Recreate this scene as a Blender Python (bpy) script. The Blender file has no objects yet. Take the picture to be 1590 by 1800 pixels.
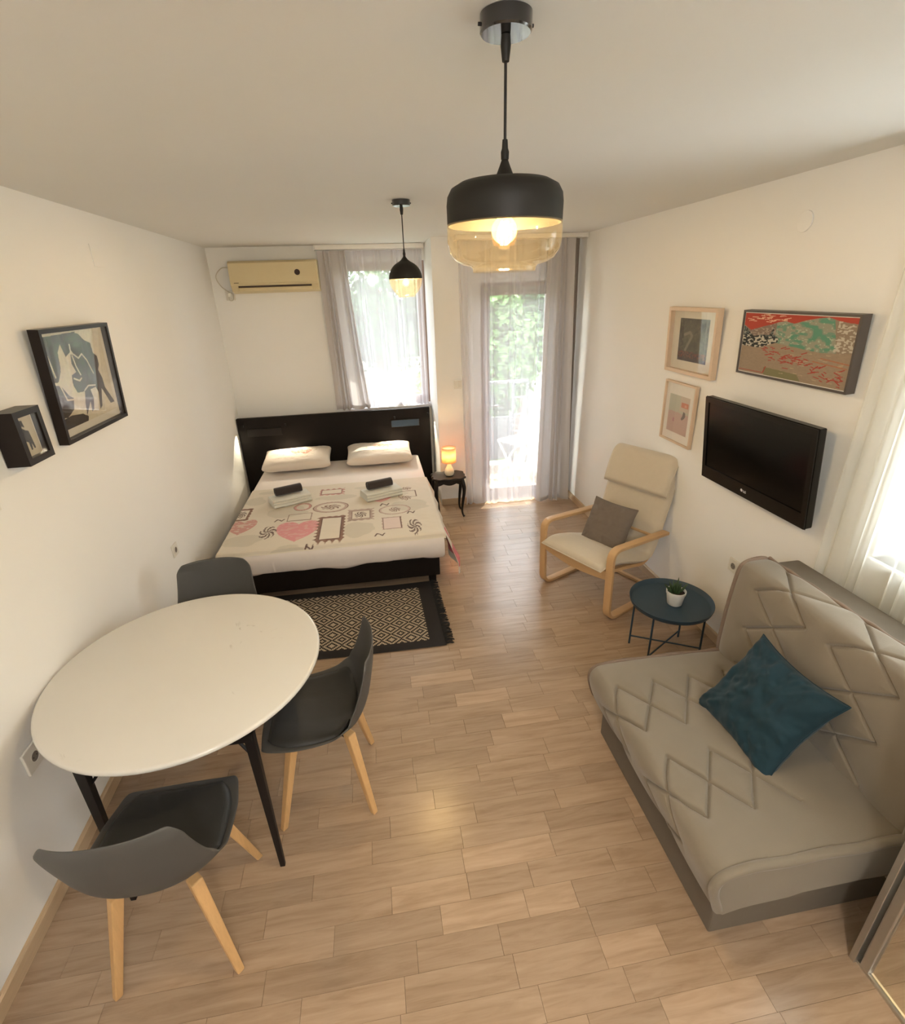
import bpy, bmesh, math, random
import numpy as np
from mathutils import Vector, Matrix
random.seed(7); np.random.seed(7)
S = bpy.context.scene
COL = S.collection

# ------------------------------------------------------------------ camera
cam = bpy.data.cameras.new('camera'); cam_o = bpy.data.objects.new('camera', cam); COL.objects.link(cam_o)
F_PX = 893.27
cam.sensor_fit = 'HORIZONTAL'; cam.sensor_width = 36; cam.lens = F_PX * 36 / 1590
cam.clip_start = 0.02; cam.clip_end = 300
CAM = Vector((1.4112, 0.0, 2.14))
cam_o.matrix_world = Matrix.Translation(CAM) @ Matrix.Rotation(-.1426, 4, 'Z') @ Matrix.Rotation(math.pi/2-.4096, 4, 'X') @ Matrix.Rotation(-.0343, 4, 'Z')
S.camera = cam_o
# ------------------------------------------------------------------ world, sun, exposure
S.view_settings.view_transform = 'Standard'; S.view_settings.look = 'None'
S.view_settings.gamma = 1; S.view_settings.use_curve_mapping = False
S.view_settings.exposure = 1.70
W = bpy.data.worlds.new('sky'); S.world = W; W.use_nodes = True
wn = W.node_tree.nodes; bg = wn['Background']
bg.inputs[0].default_value = (0.94, 0.955, 1.0, 1); bg.inputs[1].default_value = 4.5
def light(name, typ, loc, energy, color=(1,1,1), size=.1, size_y=None, direction=None, **kw):
    l = bpy.data.lights.new(name, typ); l.energy = energy; l.color = color
    if typ == 'AREA':
        l.shape = 'RECTANGLE' if size_y else 'DISK'; l.size = size
        if size_y: l.size_y = size_y
    elif typ == 'SUN': l.angle = size
    else: l.shadow_soft_size = size
    for k, v in kw.items(): setattr(l, k, v)
    o = bpy.data.objects.new(name, l); COL.objects.link(o); o.location = loc
    if direction: o.rotation_euler = Vector(direction).to_track_quat('-Z', 'Y').to_euler()
    return o
SUN_DIR = (-.55, -1, -1.75)
light('sun', 'SUN', (3, 9, 9), 5.5, (1, .93, .80), 0.009, direction=SUN_DIR)
for nm, loc, sx, sy, d in (('window_daylight', (1.59, 5.86, 1.72), .84, 1.40, (0,-1,0)), ('door_daylight', (2.87, 5.32, 1.12), .74, 2.10, (0,-1,0)), ('side_window_daylight', (3.62, 1.24, 1.66), 1.18, .74, (-1,0,0))):
    p = light(nm, 'AREA', loc, 1, size=sx, size_y=sy, direction=d); p.data.cycles.is_portal = True

# ------------------------------------------------------------------ materials
def nd(nt, t, **kw):
    n = nt.nodes.new(t)
    for k, v in kw.items(): setattr(n, k, v)
    return n
def base_mat(name):
    m = bpy.data.materials.new(name); m.use_nodes = True
    return m, m.node_tree, m.node_tree.nodes['Principled BSDF']
def mat(name, col, rough=.5, metal=0, var=.06, scale=30, bump=0, bscale=200, spec=.5, coat=0, sheen=0, stretch=None, trans=0):
    m, nt, b = base_mat(name)
    tc = nd(nt, 'ShaderNodeTexCoord'); mp = nd(nt, 'ShaderNodeMapping'); nt.links.new(tc.outputs['Object'], mp.inputs[0])
    if stretch: mp.inputs['Scale'].default_value = stretch
    nz = nd(nt, 'ShaderNodeTexNoise'); nz.inputs['Scale'].default_value = scale; nz.inputs['Detail'].default_value = 4
    nt.links.new(mp.outputs[0], nz.inputs['Vector'])
    mx = nd(nt, 'ShaderNodeMix', data_type='RGBA'); c = Vector(col)
    mx.inputs[6].default_value = (*(c*(1-var)), 1); mx.inputs[7].default_value = (*[min(1, v*(1+var)) for v in c], 1)
    nt.links.new(nz.outputs[0], mx.inputs[0]); nt.links.new(mx.outputs[2], b.inputs['Base Color'])
    b.inputs['Roughness'].default_value = rough; b.inputs['Metallic'].default_value = metal
    b.inputs['Specular IOR Level'].default_value = spec; b.inputs['Coat Weight'].default_value = coat
    b.inputs['Sheen Weight'].default_value = sheen
    if bump:
        n2 = nd(nt, 'ShaderNodeTexNoise'); n2.inputs['Scale'].default_value = bscale; nt.links.new(mp.outputs[0], n2.inputs['Vector'])
        bp = nd(nt, 'ShaderNodeBump'); bp.inputs['Strength'].default_value = bump; bp.inputs['Distance'].default_value = .002
        nt.links.new(n2.outputs[0], bp.inputs['Height']); nt.links.new(bp.outputs[0], b.inputs['Normal'])
    return m
def attr_mat(name, rough=.8, bump=.2, bscale=400, sheen=0):
    m, nt, b = base_mat(name)
    a = nd(nt, 'ShaderNodeAttribute', attribute_name='paint'); nt.links.new(a.outputs['Color'], b.inputs['Base Color'])
    b.inputs['Roughness'].default_value = rough; b.inputs['Sheen Weight'].default_value = sheen
    nz = nd(nt, 'ShaderNodeTexNoise'); nz.inputs['Scale'].default_value = bscale
    tc = nd(nt, 'ShaderNodeTexCoord'); nt.links.new(tc.outputs['Object'], nz.inputs['Vector'])
    bp = nd(nt, 'ShaderNodeBump'); bp.inputs['Strength'].default_value = bump; bp.inputs['Distance'].default_value = .001
    nt.links.new(nz.outputs[0], bp.inputs['Height']); nt.links.new(bp.outputs[0], b.inputs['Normal'])
    return m
def emit_mat(name, col, strength):
    m, nt, b = base_mat(name)
    b.inputs['Base Color'].default_value = (*col, 1); b.inputs['Emission Color'].default_value = (*col, 1); b.inputs['Emission Strength'].default_value = strength
    return m
def thin_glass(name, tint=(1,1,1), refl=.08, rough=.0, glow=None, body=0):
    m, nt, b = base_mat(name); out = nt.nodes['Material Output']
    tr = nd(nt, 'ShaderNodeBsdfTransparent'); tr.inputs[0].default_value = (*tint, 1)
    gl = nd(nt, 'ShaderNodeBsdfGlossy'); gl.inputs['Roughness'].default_value = rough
    fr = nd(nt, 'ShaderNodeLayerWeight'); fr.inputs[0].default_value = .5
    pw = nd(nt, 'ShaderNodeMath', operation='POWER'); pw.inputs[1].default_value = 5.0; nt.links.new(fr.outputs['Facing'], pw.inputs[0])
    mul = nd(nt, 'ShaderNodeMath', operation='MULTIPLY_ADD'); mul.inputs[1].default_value = .9; mul.inputs[2].default_value = refl
    nt.links.new(pw.outputs[0], mul.inputs[0])
    mx = nd(nt, 'ShaderNodeMixShader'); nt.links.new(mul.outputs[0], mx.inputs[0]); nt.links.new(tr.outputs[0], mx.inputs[1]); nt.links.new(gl.outputs[0], mx.inputs[2])
    last = mx
    if body:
        df = nd(nt, 'ShaderNodeBsdfTranslucent'); df.inputs[0].default_value = (*tint, 1)
        m2 = nd(nt, 'ShaderNodeMixShader'); m2.inputs[0].default_value = body; nt.links.new(last.outputs[0], m2.inputs[1]); nt.links.new(df.outputs[0], m2.inputs[2]); last = m2
    if glow:
        em = nd(nt, 'ShaderNodeEmission'); em.inputs[0].default_value = (*glow[0], 1); em.inputs[1].default_value = glow[1]
        ad = nd(nt, 'ShaderNodeAddShader'); nt.links.new(last.outputs[0], ad.inputs[0]); nt.links.new(em.outputs[0], ad.inputs[1]); last = ad
    nt.links.new(last.outputs[0], out.inputs[0])
    return m
def cloth_sheer(name, col, open_, edge, transl=.6):
    """woven curtain: part of the light passes straight between the threads, the rest is scattered both ways"""
    m, nt, b = base_mat(name); out = nt.nodes['Material Output']
    tr = nd(nt, 'ShaderNodeBsdfTransparent')
    df = nd(nt, 'ShaderNodeBsdfDiffuse'); df.inputs[0].default_value = (*col, 1)
    tl = nd(nt, 'ShaderNodeBsdfTranslucent'); tl.inputs[0].default_value = (*col, 1)
    m1 = nd(nt, 'ShaderNodeMixShader'); m1.inputs[0].default_value = transl
    nt.links.new(df.outputs[0], m1.inputs[1]); nt.links.new(tl.outputs[0], m1.inputs[2])
    lw = nd(nt, 'ShaderNodeLayerWeight'); lw.inputs[0].default_value = .35
    mr = nd(nt, 'ShaderNodeMapRange'); mr.inputs[3].default_value = 1-open_; mr.inputs[4].default_value = edge
    nt.links.new(lw.outputs['Facing'], mr.inputs[0])
    m2 = nd(nt, 'ShaderNodeMixShader'); nt.links.new(mr.outputs[0], m2.inputs[0]); nt.links.new(tr.outputs[0], m2.inputs[1]); nt.links.new(m1.outputs[0], m2.inputs[2])
    nt.links.new(m2.outputs[0], out.inputs[0])
    return m
def wood_floor(name, island):
    m, nt, b = base_mat(name)
    geo = nd(nt, 'ShaderNodeNewGeometry'); oi = nd(nt, 'ShaderNodeObjectInfo')
    rnd = geo.outputs['Random Per Island'] if island else oi.outputs['Random']
    off = nd(nt, 'ShaderNodeVectorMath', operation='SCALE'); off.inputs[0].default_value = (3.7, 1.3, 9.1)
    nt.links.new(rnd, off.inputs['Scale'])
    sc = nd(nt, 'ShaderNodeVectorMath', operation='SCALE'); sc.inputs['Scale'].default_value = 7; nt.links.new(off.outputs[0], sc.inputs[0])
    ad = nd(nt, 'ShaderNodeVectorMath', operation='ADD'); nt.links.new(geo.outputs['Position'], ad.inputs[0]); nt.links.new(sc.outputs[0], ad.inputs[1])
    mp = nd(nt, 'ShaderNodeMapping'); mp.inputs['Scale'].default_value = (1.6, 16, 1); nt.links.new(ad.outputs[0], mp.inputs[0])
    nz = nd(nt, 'ShaderNodeTexNoise'); nz.inputs['Scale'].default_value = 2.2; nz.inputs['Detail'].default_value = 7; nz.inputs['Roughness'].default_value = .62; nz.inputs['Distortion'].default_value = .6
    nt.links.new(mp.outputs[0], nz.inputs['Vector'])
    cr = nd(nt, 'ShaderNodeValToRGB'); e = cr.color_ramp.elements
    e[0].position = .25; e[0].color = (.285, .190, .118, 1); e[1].position = .75; e[1].color = (.445, .322, .222, 1)
    k = e.new(.5); k.color = (.375, .262, .174, 1)
    nt.links.new(nz.outputs[0], cr.inputs[0])
    tone = nd(nt, 'ShaderNodeMapRange')
    if island: nt.links.new(rnd, tone.inputs[0])
    else:
        sx = nd(nt, 'ShaderNodeSeparateColor'); nt.links.new(oi.outputs['Color'], sx.inputs[0]); nt.links.new(sx.outputs[0], tone.inputs[0])
    tone.inputs[3].default_value = .85; tone.inputs[4].default_value = 1.17
    vm = nd(nt, 'ShaderNodeVectorMath', operation='SCALE'); nt.links.new(cr.outputs[0], vm.inputs[0]); nt.links.new(tone.outputs[0], vm.inputs['Scale'])
    nt.links.new(vm.outputs[0], b.inputs['Base Color'])
    b.inputs['Roughness'].default_value = .25; b.inputs['Specular IOR Level'].default_value = .5
    return m

M = {}
M['wall'] = mat('white_plaster', (.87, .87, .85), .85, var=.012, scale=3, bump=.10, bscale=90)
M['ceil'] = mat('ceiling_paint', (.78, .775, .745), .9, var=.015, scale=2)
M['outside_wall'] = mat('outdoor_render', (.75, .72, .66), .9)
M['floor'] = wood_floor('laminate_oak', False); M['floor_far'] = wood_floor('laminate_oak_far', True)
M['under'] = mat('floor_joint', (.31, .25, .18), .8)
M['base'] = mat('baseboard_wood', (.56, .41, .26), .45, var=.12, scale=12, stretch=(8, 1, 8))
M['black'] = mat('black_lacquer', (.010, .007, .006), .38, var=.3, spec=.35)
M['blackwood'] = mat('black_brown_wood', (.006, .0035, .0025), .55, var=.4, scale=12, stretch=(1, 10, 1), bump=.15, spec=.2)
M['blacksteel'] = mat('black_steel', (.008, .006, .006), .5, spec=.3)
M['mattblack'] = mat('matt_black_metal', (.012, .010, .007), .55, spec=.35)
M['brass_frame'] = mat('black_picture_frame', (.010, .006, .006), .35, spec=.3)
M['white_table'] = mat('white_marbled_top', (.70, .68, .63), .2, var=.02, scale=4)
M['shell'] = mat('grey_plastic_shell', (.075, .073, .069), .55, var=.03)
M['pad'] = mat('dark_grey_faux_leather', (.030, .030, .029), .5, var=.08, bump=.15, bscale=300)
M['beech'] = mat('beech_wood', (.62, .38, .17), .42, var=.12, scale=9, stretch=(14, 14, 1.5))
M['bentwood'] = mat('bent_birch', (.60, .38, .19), .42, var=.07, scale=8, stretch=(2, 2, 14))
M['cream'] = mat('cream_cotton', (.60, .53, .42), .9, var=.04, bump=.3, bscale=500, sheen=.2)
M['greycush'] = mat('grey_taupe_cotton', (.17, .14, .115), .9, var=.08, bump=.3, bscale=400)
M['teal'] = mat('teal_velvet', (.001, .024, .038), .85, var=.25, scale=14, bump=.2, bscale=250, sheen=.08)
M['traymet'] = mat('dark_blue_metal', (.020, .045, .068), .5, var=.03)
M['sofa'] = mat('beige_velvet', (.205, .17, .125), .8, var=.07, scale=8, bump=.2, bscale=350, sheen=.3)
M['sofadark'] = mat('taupe_piping', (.20, .145, .11), .85, var=.05)
M['sofabase'] = mat('taupe_velvet_base', (.15, .125, .095), .85, var=.05, bump=.2)
M['whitepot'] = mat('white_ceramic', (.72, .70, .66), .35, var=.02)
M['soil'] = mat('potting_soil', (.03, .018, .012), .95, var=.4, scale=120, bump=.8)
M['leaf'] = mat('succulent_leaf', (.035, .07, .025), .45, var=.4, scale=60)
M['screen'] = mat('tv_screen', (.003, .003, .003), .15, spec=.25)
M['tvbody'] = mat('tv_black_plastic', (.006, .005, .004), .25, spec=.3)
M['chrome'] = mat('brushed_aluminium', (.55, .53, .50), .3, metal=.9)
M['mirror'] = mat('mirror_glass', (.88, .86, .80), .015, metal=1, var=.0)
M['acbody'] = mat('yellowed_plastic', (.66, .56, .34), .4, var=.02)
M['acdark'] = mat('dark_vent', (.03, .012, .008), .6)
M['plastic'] = mat('white_plastic', (.78, .76, .70), .35, var=.01)
M['cable'] = mat('white_cable', (.62, .58, .50), .5)
M['dark_hole'] = mat('socket_recess', (.20, .18, .16), .7)
M['brownframe'] = mat('window_frame_wood', (.30, .215, .18), .5, var=.06)
M['whiteframe'] = mat('white_window_frame', (.80, .80, .78), .4, var=.01)
M['pine'] = mat('light_ash_frame', (.68, .52, .37), .5, var=.06, scale=14, stretch=(3, 14, 3))
M['mount'] = mat('cream_mount_board', (.70, .66, .56), .9, var=.02)
M['whitemount'] = mat('white_mount_board', (.80, .78, .73), .9, var=.01)
M['greyframe'] = mat('grey_brown_frame', (.085, .07, .062), .45, var=.05)
M['sheet'] = mat('white_cotton_sheet', (.76, .70, .66), .9, var=.02, bump=.2, bscale=60)
M['towel'] = mat('grey_green_terry', (.66, .66, .60), .95, var=.05, bump=.6, bscale=500, sheen=.3)
M['darktowel'] = mat('dark_brown_terry', (.035, .026, .025), .95, var=.15, bump=.6, bscale=500, sheen=.3)
M['paint'] = attr_mat('printed_fabric', .9, .15, 400)
M['art'] = attr_mat('printed_picture', .7, .05, 300)
M['rug'] = attr_mat('woven_rug', .95, .7, 500)
M['fringe'] = mat('black_fringe', (.012, .011, .011), .95)
M['greycurtain'] = cloth_sheer('grey_curtain', (.62, .59, .585), .0, 1.0, .26)
M['taupecurtain'] = cloth_sheer('taupe_curtain', (.36, .31, .27), .0, 1.0, .25)
M['sheer'] = cloth_sheer('white_sheer', (.80, .79, .85), .50, .86, .30)
M['sheer2'] = cloth_sheer('cream_sheer', (.84, .84, .79), .45, .92, .42)
M['winglass'] = thin_glass('window_glass', (.97, .99, .98), .05)
M['picglass'] = thin_glass('picture_glass', (1, 1, 1), .035)
M['amber'] = thin_glass('amber_glass', (1.0, .91, .74), .06, body=.004)
M['bulbglass'] = thin_glass('bulb_glass', (1.0, .85, .5), .06, glow=((1, .50, .12), 1.6))
M['filament'] = emit_mat('hot_filament', (1, .62, .20), 60)
M['shade'] = None
M['lampbase'] = mat('cream_ceramic', (.74, .66, .52), .3, var=.02)
M['blueglass'] = mat('blue_grey_glass', (.05, .08, .12), .15)
M['sill'] = mat('stone_sill', (.62, .60, .62), .5)
M['railgrey'] = mat('grey_balcony_panel', (.13, .145, .155), .6)
M['railwhite'] = mat('white_painted_steel', (.80, .82, .80), .5)
M['tile'] = mat('balcony_tile', (.40, .33, .27), .7, var=.06)
M['bark'] = mat('tree_bark', (.10, .07, .05), .9)
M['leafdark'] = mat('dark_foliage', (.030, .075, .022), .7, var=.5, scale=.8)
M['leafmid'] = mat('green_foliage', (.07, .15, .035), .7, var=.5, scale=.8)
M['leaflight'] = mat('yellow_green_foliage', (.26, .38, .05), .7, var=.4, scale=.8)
M['ground'] = mat('dry_ground', (.12, .13, .07), .95, var=.2, scale=.6)
M['gloss'] = mat('glossy_black_metal', (.012, .010, .010), .22, spec=.6, coat=.8)
M['gold'] = mat('silver_print', (.7, .7, .7), .4)
def shade_mat():
    m, nt, b = base_mat('pink_lampshade'); out = nt.nodes['Material Output']
    df = nd(nt, 'ShaderNodeBsdfDiffuse'); df.inputs[0].default_value = (.80, .62, .50, 1)
    tl = nd(nt, 'ShaderNodeBsdfTranslucent'); tl.inputs[0].default_value = (.95, .60, .40, 1)
    mx = nd(nt, 'ShaderNodeMixShader'); mx.inputs[0].default_value = .6
    nt.links.new(df.outputs[0], mx.inputs[1]); nt.links.new(tl.outputs[0], mx.inputs[2]); nt.links.new(mx.outputs[0], out.inputs[0])
    return m
M['shade'] = shade_mat()

def add_veins(m, col, scale, lo, hi):
    nt = m.node_tree; b = nt.nodes['Principled BSDF']; src = b.inputs['Base Color'].links[0].from_socket
    tc = nd(nt, 'ShaderNodeTexCoord'); nz = nd(nt, 'ShaderNodeTexNoise'); nz.inputs['Scale'].default_value = scale; nz.inputs['Detail'].default_value = 5; nz.inputs['Distortion'].default_value = 1.6
    nt.links.new(tc.outputs['Object'], nz.inputs['Vector']); mr = nd(nt, 'ShaderNodeMapRange'); mr.inputs[1].default_value = lo; mr.inputs[2].default_value = hi
    nt.links.new(nz.outputs[0], mr.inputs[0]); mx = nd(nt, 'ShaderNodeMix', data_type='RGBA'); nt.links.new(mr.outputs[0], mx.inputs[0]); nt.links.new(src, mx.inputs[6]); mx.inputs[7].default_value = (*col, 1)
    nt.links.new(mx.outputs[2], b.inputs['Base Color'])
add_veins(M['white_table'], (.46, .43, .38), 9, .70, .80)

# ------------------------------------------------------------------ mesh helpers
class MB:
    def __init__(s): s.v = []; s.f = []
    def add(s, vs, fs):
        n = len(s.v); s.v += [tuple(v) for v in vs]; s.f += [tuple(i+n for i in f) for f in fs]; return s
    def box(s, a, b):
        x0, y0, z0 = a; x1, y1, z1 = b
        return s.add([(x0,y0,z0),(x1,y0,z0),(x1,y1,z0),(x0,y1,z0),(x0,y0,z1),(x1,y0,z1),(x1,y1,z1),(x0,y1,z1)],
                     [(0,3,2,1),(4,5,6,7),(0,1,5,4),(1,2,6,5),(2,3,7,6),(3,0,4,7)])
    def prism(s, p0, p1, w0, d0, w1, d1, rot=0):
        """tapered bar between two points, rectangular sections lying level"""
        c, q = math.cos(rot), math.sin(rot); vs = []
        for (p, w, d) in ((p0, w0, d0), (p1, w1, d1)):
            for sx, sy in ((-1,-1),(1,-1),(1,1),(-1,1)):
                x, y = sx*w/2, sy*d/2; vs.append((p[0]+x*c-y*q, p[1]+x*q+y*c, p[2]))
        up = p1[2] > p0[2]
        fs = [(0,3,2,1),(4,5,6,7),(0,1,5,4),(1,2,6,5),(2,3,7,6),(3,0,4,7)]
        if not up: fs = [tuple(reversed(f)) for f in fs]
        return s.add(vs, fs)
    def tube(s, pts, r, n=10, caps=True):
        pts = [Vector(p) for p in pts]; m = len(pts); rr = r if isinstance(r, (list, tuple)) else [r]*m
        ref = None; rings = []
        for i, p in enumerate(pts):
            t = (pts[min(i+1, m-1)] - pts[max(i-1, 0)]).normalized()
            if ref is None: ref = Vector((0,0,1)) if abs(t.z) < .9 else Vector((1,0,0))
            u = (ref - t*ref.dot(t)).normalized(); w = t.cross(u); ref = u
            rings += [p + (u*math.cos(a)+w*math.sin(a))*rr[i] for a in [2*math.pi*k/n for k in range(n)]]
        fs = [(i*n+k, i*n+(k+1)%n, (i+1)*n+(k+1)%n, (i+1)*n+k) for i in range(m-1) for k in range(n)]
        if caps: fs += [tuple(range(n))[::-1], tuple((m-1)*n+k for k in range(n))]
        return s.add(rings, fs)
    def ribbon(s, pts, side, w, t):
        """flat bar swept along pts; side = width direction, w width, t thickness"""
        pts = [Vector(p) for p in pts]; side = Vector(side).normalized(); m = len(pts); vs = []
        for i, p in enumerate(pts):
            tg = (pts[min(i+1, m-1)] - pts[max(i-1, 0)]).normalized(); nn = side.cross(tg).normalized()
            for a, b in ((-1,-1),(1,-1),(1,1),(-1,1)): vs.append(p + side*a*w/2 + nn*b*t/2)
        fs = [(i*4+k, i*4+(k+1)%4, i*4+4+(k+1)%4, i*4+4+k) for i in range(m-1) for k in range(4)]
        fs += [(3,2,1,0), tuple((m-1)*4+k for k in range(4))]
        return s.add(vs, fs)
    def lathe(s, prof, n=32, c=(0,0,0)):
        vs = [(c[0]+r*math.cos(2*math.pi*k/n), c[1]+r*math.sin(2*math.pi*k/n), c[2]+z) for r, z in prof for k in range(n)]
        fs = [(i*n+k, i*n+(k+1)%n, (i+1)*n+(k+1)%n, (i+1)*n+k) for i in range(len(prof)-1) for k in range(n)]
        return s.add(vs, fs)
    def disc(s, c, r, n=24, axis='z', flip=False):
        vs = []
        for k in range(n):
            a = 2*math.pi*k/n; p = (r*math.cos(a), r*math.sin(a))
            vs.append({'z': (c[0]+p[0], c[1]+p[1], c[2]), 'x': (c[0], c[1]+p[0], c[2]+p[1]), 'y': (c[0]+p[0], c[1], c[2]+p[1])}[axis])
        f = tuple(range(n)); return s.add(vs, [f[::-1] if flip else f])
    def cyl(s, c, r, h, n=24, axis='z'):
        ax = {'x': (1,0,0), 'y': (0,1,0), 'z': (0,0,1)}[axis]; c = Vector(c)
        return s.tube([c, c+Vector(ax)*h], r, n)
    def grid(s, P, nx, ny, close=False):
        """P: (ny,nx,3) array"""
        s.add(P.reshape(-1, 3).tolist(), [(j*nx+i, j*nx+i+1, (j+1)*nx+i+1, (j+1)*nx+i) for j in range(ny-1) for i in range(nx-1)])
        return s
def obj(name, mb, m, parent=None, smooth=None, bevel=0, seg=2, colors=None, subsurf=0, solid=0):
    me = bpy.data.meshes.new(name)
    me.from_pydata(mb.v, [], mb.f); me.materials.append(m)
    if bevel or smooth is not None:
        bm = bmesh.new(); bm.from_mesh(me)
        if bevel:
            bmesh.ops.bevel(bm, geom=[e for e in bm.edges if len(e.link_faces) == 2 and e.calc_face_angle(0) > .6], offset=bevel, segments=seg, profile=.5, affect='EDGES', clamp_overlap=True)
        if smooth is not None:
            for f in bm.faces: f.smooth = True
            for e in bm.edges:
                if len(e.link_faces) == 2 and e.calc_face_angle(0) > smooth: e.smooth = False
        bm.to_mesh(me); bm.free()
    if colors is not None:
        a = me.color_attributes.new('paint', 'FLOAT_COLOR', 'POINT')
        c = np.ones((len(me.vertices), 4), np.float32); c[:, :3] = np.asarray(colors).reshape(-1, 3); a.data.foreach_set('color', c.ravel())
    me.update()
    o = bpy.data.objects.new(name, me); COL.objects.link(o)
    if parent is not None: o.parent = parent
    if solid:
        md = o.modifiers.new('thickness', 'SOLIDIFY'); md.thickness = solid; md.offset = 0
    if subsurf:
        md = o.modifiers.new('smooth', 'SUBSURF'); md.levels = md.render_levels = subsurf
    return o
def tag(o, label, cat, group=None):
    o['label'] = label; o['category'] = cat
    if group: o['group'] = group
    return o
def thing(name, label, cat, loc=(0,0,0), rz=0, group=None):
    o = bpy.data.objects.new(name, None); COL.objects.link(o); o.location = loc; o.rotation_euler = (0, 0, rz)
    return tag(o, label, cat, group)
def struct(name, mb, m, parent=None, **kw):
    o = obj(name, mb, m, parent, **kw)
    if parent is None: o['kind'] = 'structure'
    return o
def sempty(name, loc=(0,0,0)):
    o = bpy.data.objects.new(name, None); COL.objects.link(o); o.location = loc; o['kind'] = 'structure'; return o
def dup(root, loc, rz, label):
    r = root.copy(); COL.objects.link(r); r.location = loc; r.rotation_euler = (0, 0, rz); r['label'] = label
    for ch in list(root.children):
        c = ch.copy(); COL.objects.link(c); c.parent = r
        for g in ch.children:
            d = g.copy(); COL.objects.link(d); d.parent = c
    return r
def smooth_path(pts, n=8):
    pts = [np.array(p, float) for p in pts]; P = [pts[0]*2-pts[1]] + pts + [pts[-1]*2-pts[-2]]; out = []
    for i in range(1, len(P)-2):
        for k in range(n):
            t = k/n; a, b, c, d = P[i-1], P[i], P[i+1], P[i+2]
            out.append(.5*((2*b)+(-a+c)*t+(2*a-5*b+4*c-d)*t*t+(-a+3*b-3*c+d)*t**3))
    out.append(pts[-1]); return out
def lerp_profile(pts, n):
    P = np.array(smooth_path(pts, 12)); d = np.r_[0, np.cumsum(np.linalg.norm(np.diff(P, axis=0), axis=1))]
    t = np.linspace(0, d[-1], n); return np.stack([np.interp(t, d, P[:, k]) for k in range(P.shape[1])], 1), t
def px(P):  # where a point falls in the frame, only used to choose which planks become separate parts
    v = cam_o.matrix_world.inverted() @ Vector(P); return (795 + F_PX*v.x/-v.z, 900 - F_PX*v.y/-v.z) if v.z < -.05 else (-9e3, -9e3)

H = 2.59; WR = 3.45; YB = 5.70; YD = 5.10; XC = 2.03; Y0 = -1.6
def wl(y): return -.0145*(y-2)          # the left wall runs very slightly out of square

# ------------------------------------------------------------------ room shell
def wall_with_hole(name, axis, pos, thick, a0, a1, h0, h1, z0, z1, top=H+.1, mat_=None):
    mb = MB()
    def bx(p0, p1, q0, q1):
        if axis == 'y': mb.box((p0, pos, q0), (p1, pos+thick, q1))
        else: mb.box((pos, p0, q0), (pos+thick, p1, q1))
    bx(a0, h0, -.1, top); bx(h1, a1, -.1, top); bx(h0, h1, z1, top)
    if z0 > -.05: bx(h0, h1, -.1, z0)
    return struct(name, mb, mat_ or M['wall'])
mb = MB(); mb.add([(wl(Y0)-.2, Y0-.2, -.1), (wl(Y0), Y0-.2, -.1), (wl(YB), YB+.2, -.1), (wl(YB)-.2, YB+.2, -.1),
                   (wl(Y0)-.2, Y0-.2, H+.1), (wl(Y0), Y0-.2, H+.1), (wl(YB), YB+.2, H+.1), (wl(YB)-.2, YB+.2, H+.1)],
                  [(0,3,2,1),(4,5,6,7),(0,1,5,4),(1,2,6,5),(2,3,7,6),(3,0,4,7)])
struct('wall_left', mb, M['wall'])
wall_with_hole('wall_back', 'y', YB, .2, -.06, XC, 1.15, XC-.001, .99, 2.44)
wall_with_hole('wall_balcony', 'y', YD, .26, XC, WR+.2, 2.478, 3.26, -.1, 2.205)
struct('wall_recess', MB().box((XC, YD+.26, -.1), (XC+.2, YB+.2, H+.1)), M['wall'])
wall_with_hole('wall_right', 'x', WR, .2, Y0-.2, YD, .86, 1.62, 1.04, 2.28)
struct('wall_near', MB().box((wl(Y0)-.2, Y0-.2, -.1), (WR+.2, Y0, H+.1)), M['wall'])
# ceiling: flat slab that rolls softly down where it meets the right wall
prof = [(-.2, H)] + [(x, H) for x in np.linspace(0, 2.9, 12)] + [(3.05, H-.004), (3.2, H-.006), (3.3, H+.004), (3.38, H+.006), (3.46, H), (3.66, H)]
ys = [Y0-.2, 0, 1.0, 2.0, 3.0, 4.0, 5.0, YB+.2]; P = np.zeros((len(ys), len(prof), 3))
for j, y in enumerate(ys):
    k = max(0, min(1, (3.6-y)/2.5))
    for i, (x, z) in enumerate(prof): P[j, i] = (x, y, H + (z-H)*k*2.2)
mb = MB().grid(P, len(prof), len(ys)); mb.f = [f[::-1] for f in mb.f]
n0 = len(mb.v); mb.box((-.3, Y0-.2, H+.03), (3.66, YB+.2, H+.15))
struct('ceiling', mb, M['ceil'], smooth=.5)
# floor: slab + individually laid staves
fl = struct('floor', MB().box((-.25, Y0-.2, -.12), (WR+.05, YB+.1, -.0085)), M['under'])
PITCH = .0982
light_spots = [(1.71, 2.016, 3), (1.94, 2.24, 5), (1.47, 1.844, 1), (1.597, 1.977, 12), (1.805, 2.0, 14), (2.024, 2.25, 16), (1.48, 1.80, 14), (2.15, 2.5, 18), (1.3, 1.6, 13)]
def joint_stave(x0, x1, y0, y1): 
    g = .0001; b = .0005
    return [(x0+g, y0+g, -.008), (x1-g, y0+g, -.008), (x1-g, y1-g, -.008), (x0+g, y1-g, -.008),
            (x0+g+b, y0+g+b*.6, 0), (x1-g-b, y0+g+b*.6, 0), (x1-g-b, y1-g-b*.6, 0), (x0+g+b, y1-g-b*.6, 0)]
BF = [(4,5,6,7),(0,1,5,4),(1,2,6,5),(2,3,7,6),(3,0,4,7)]
staves = []
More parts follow.
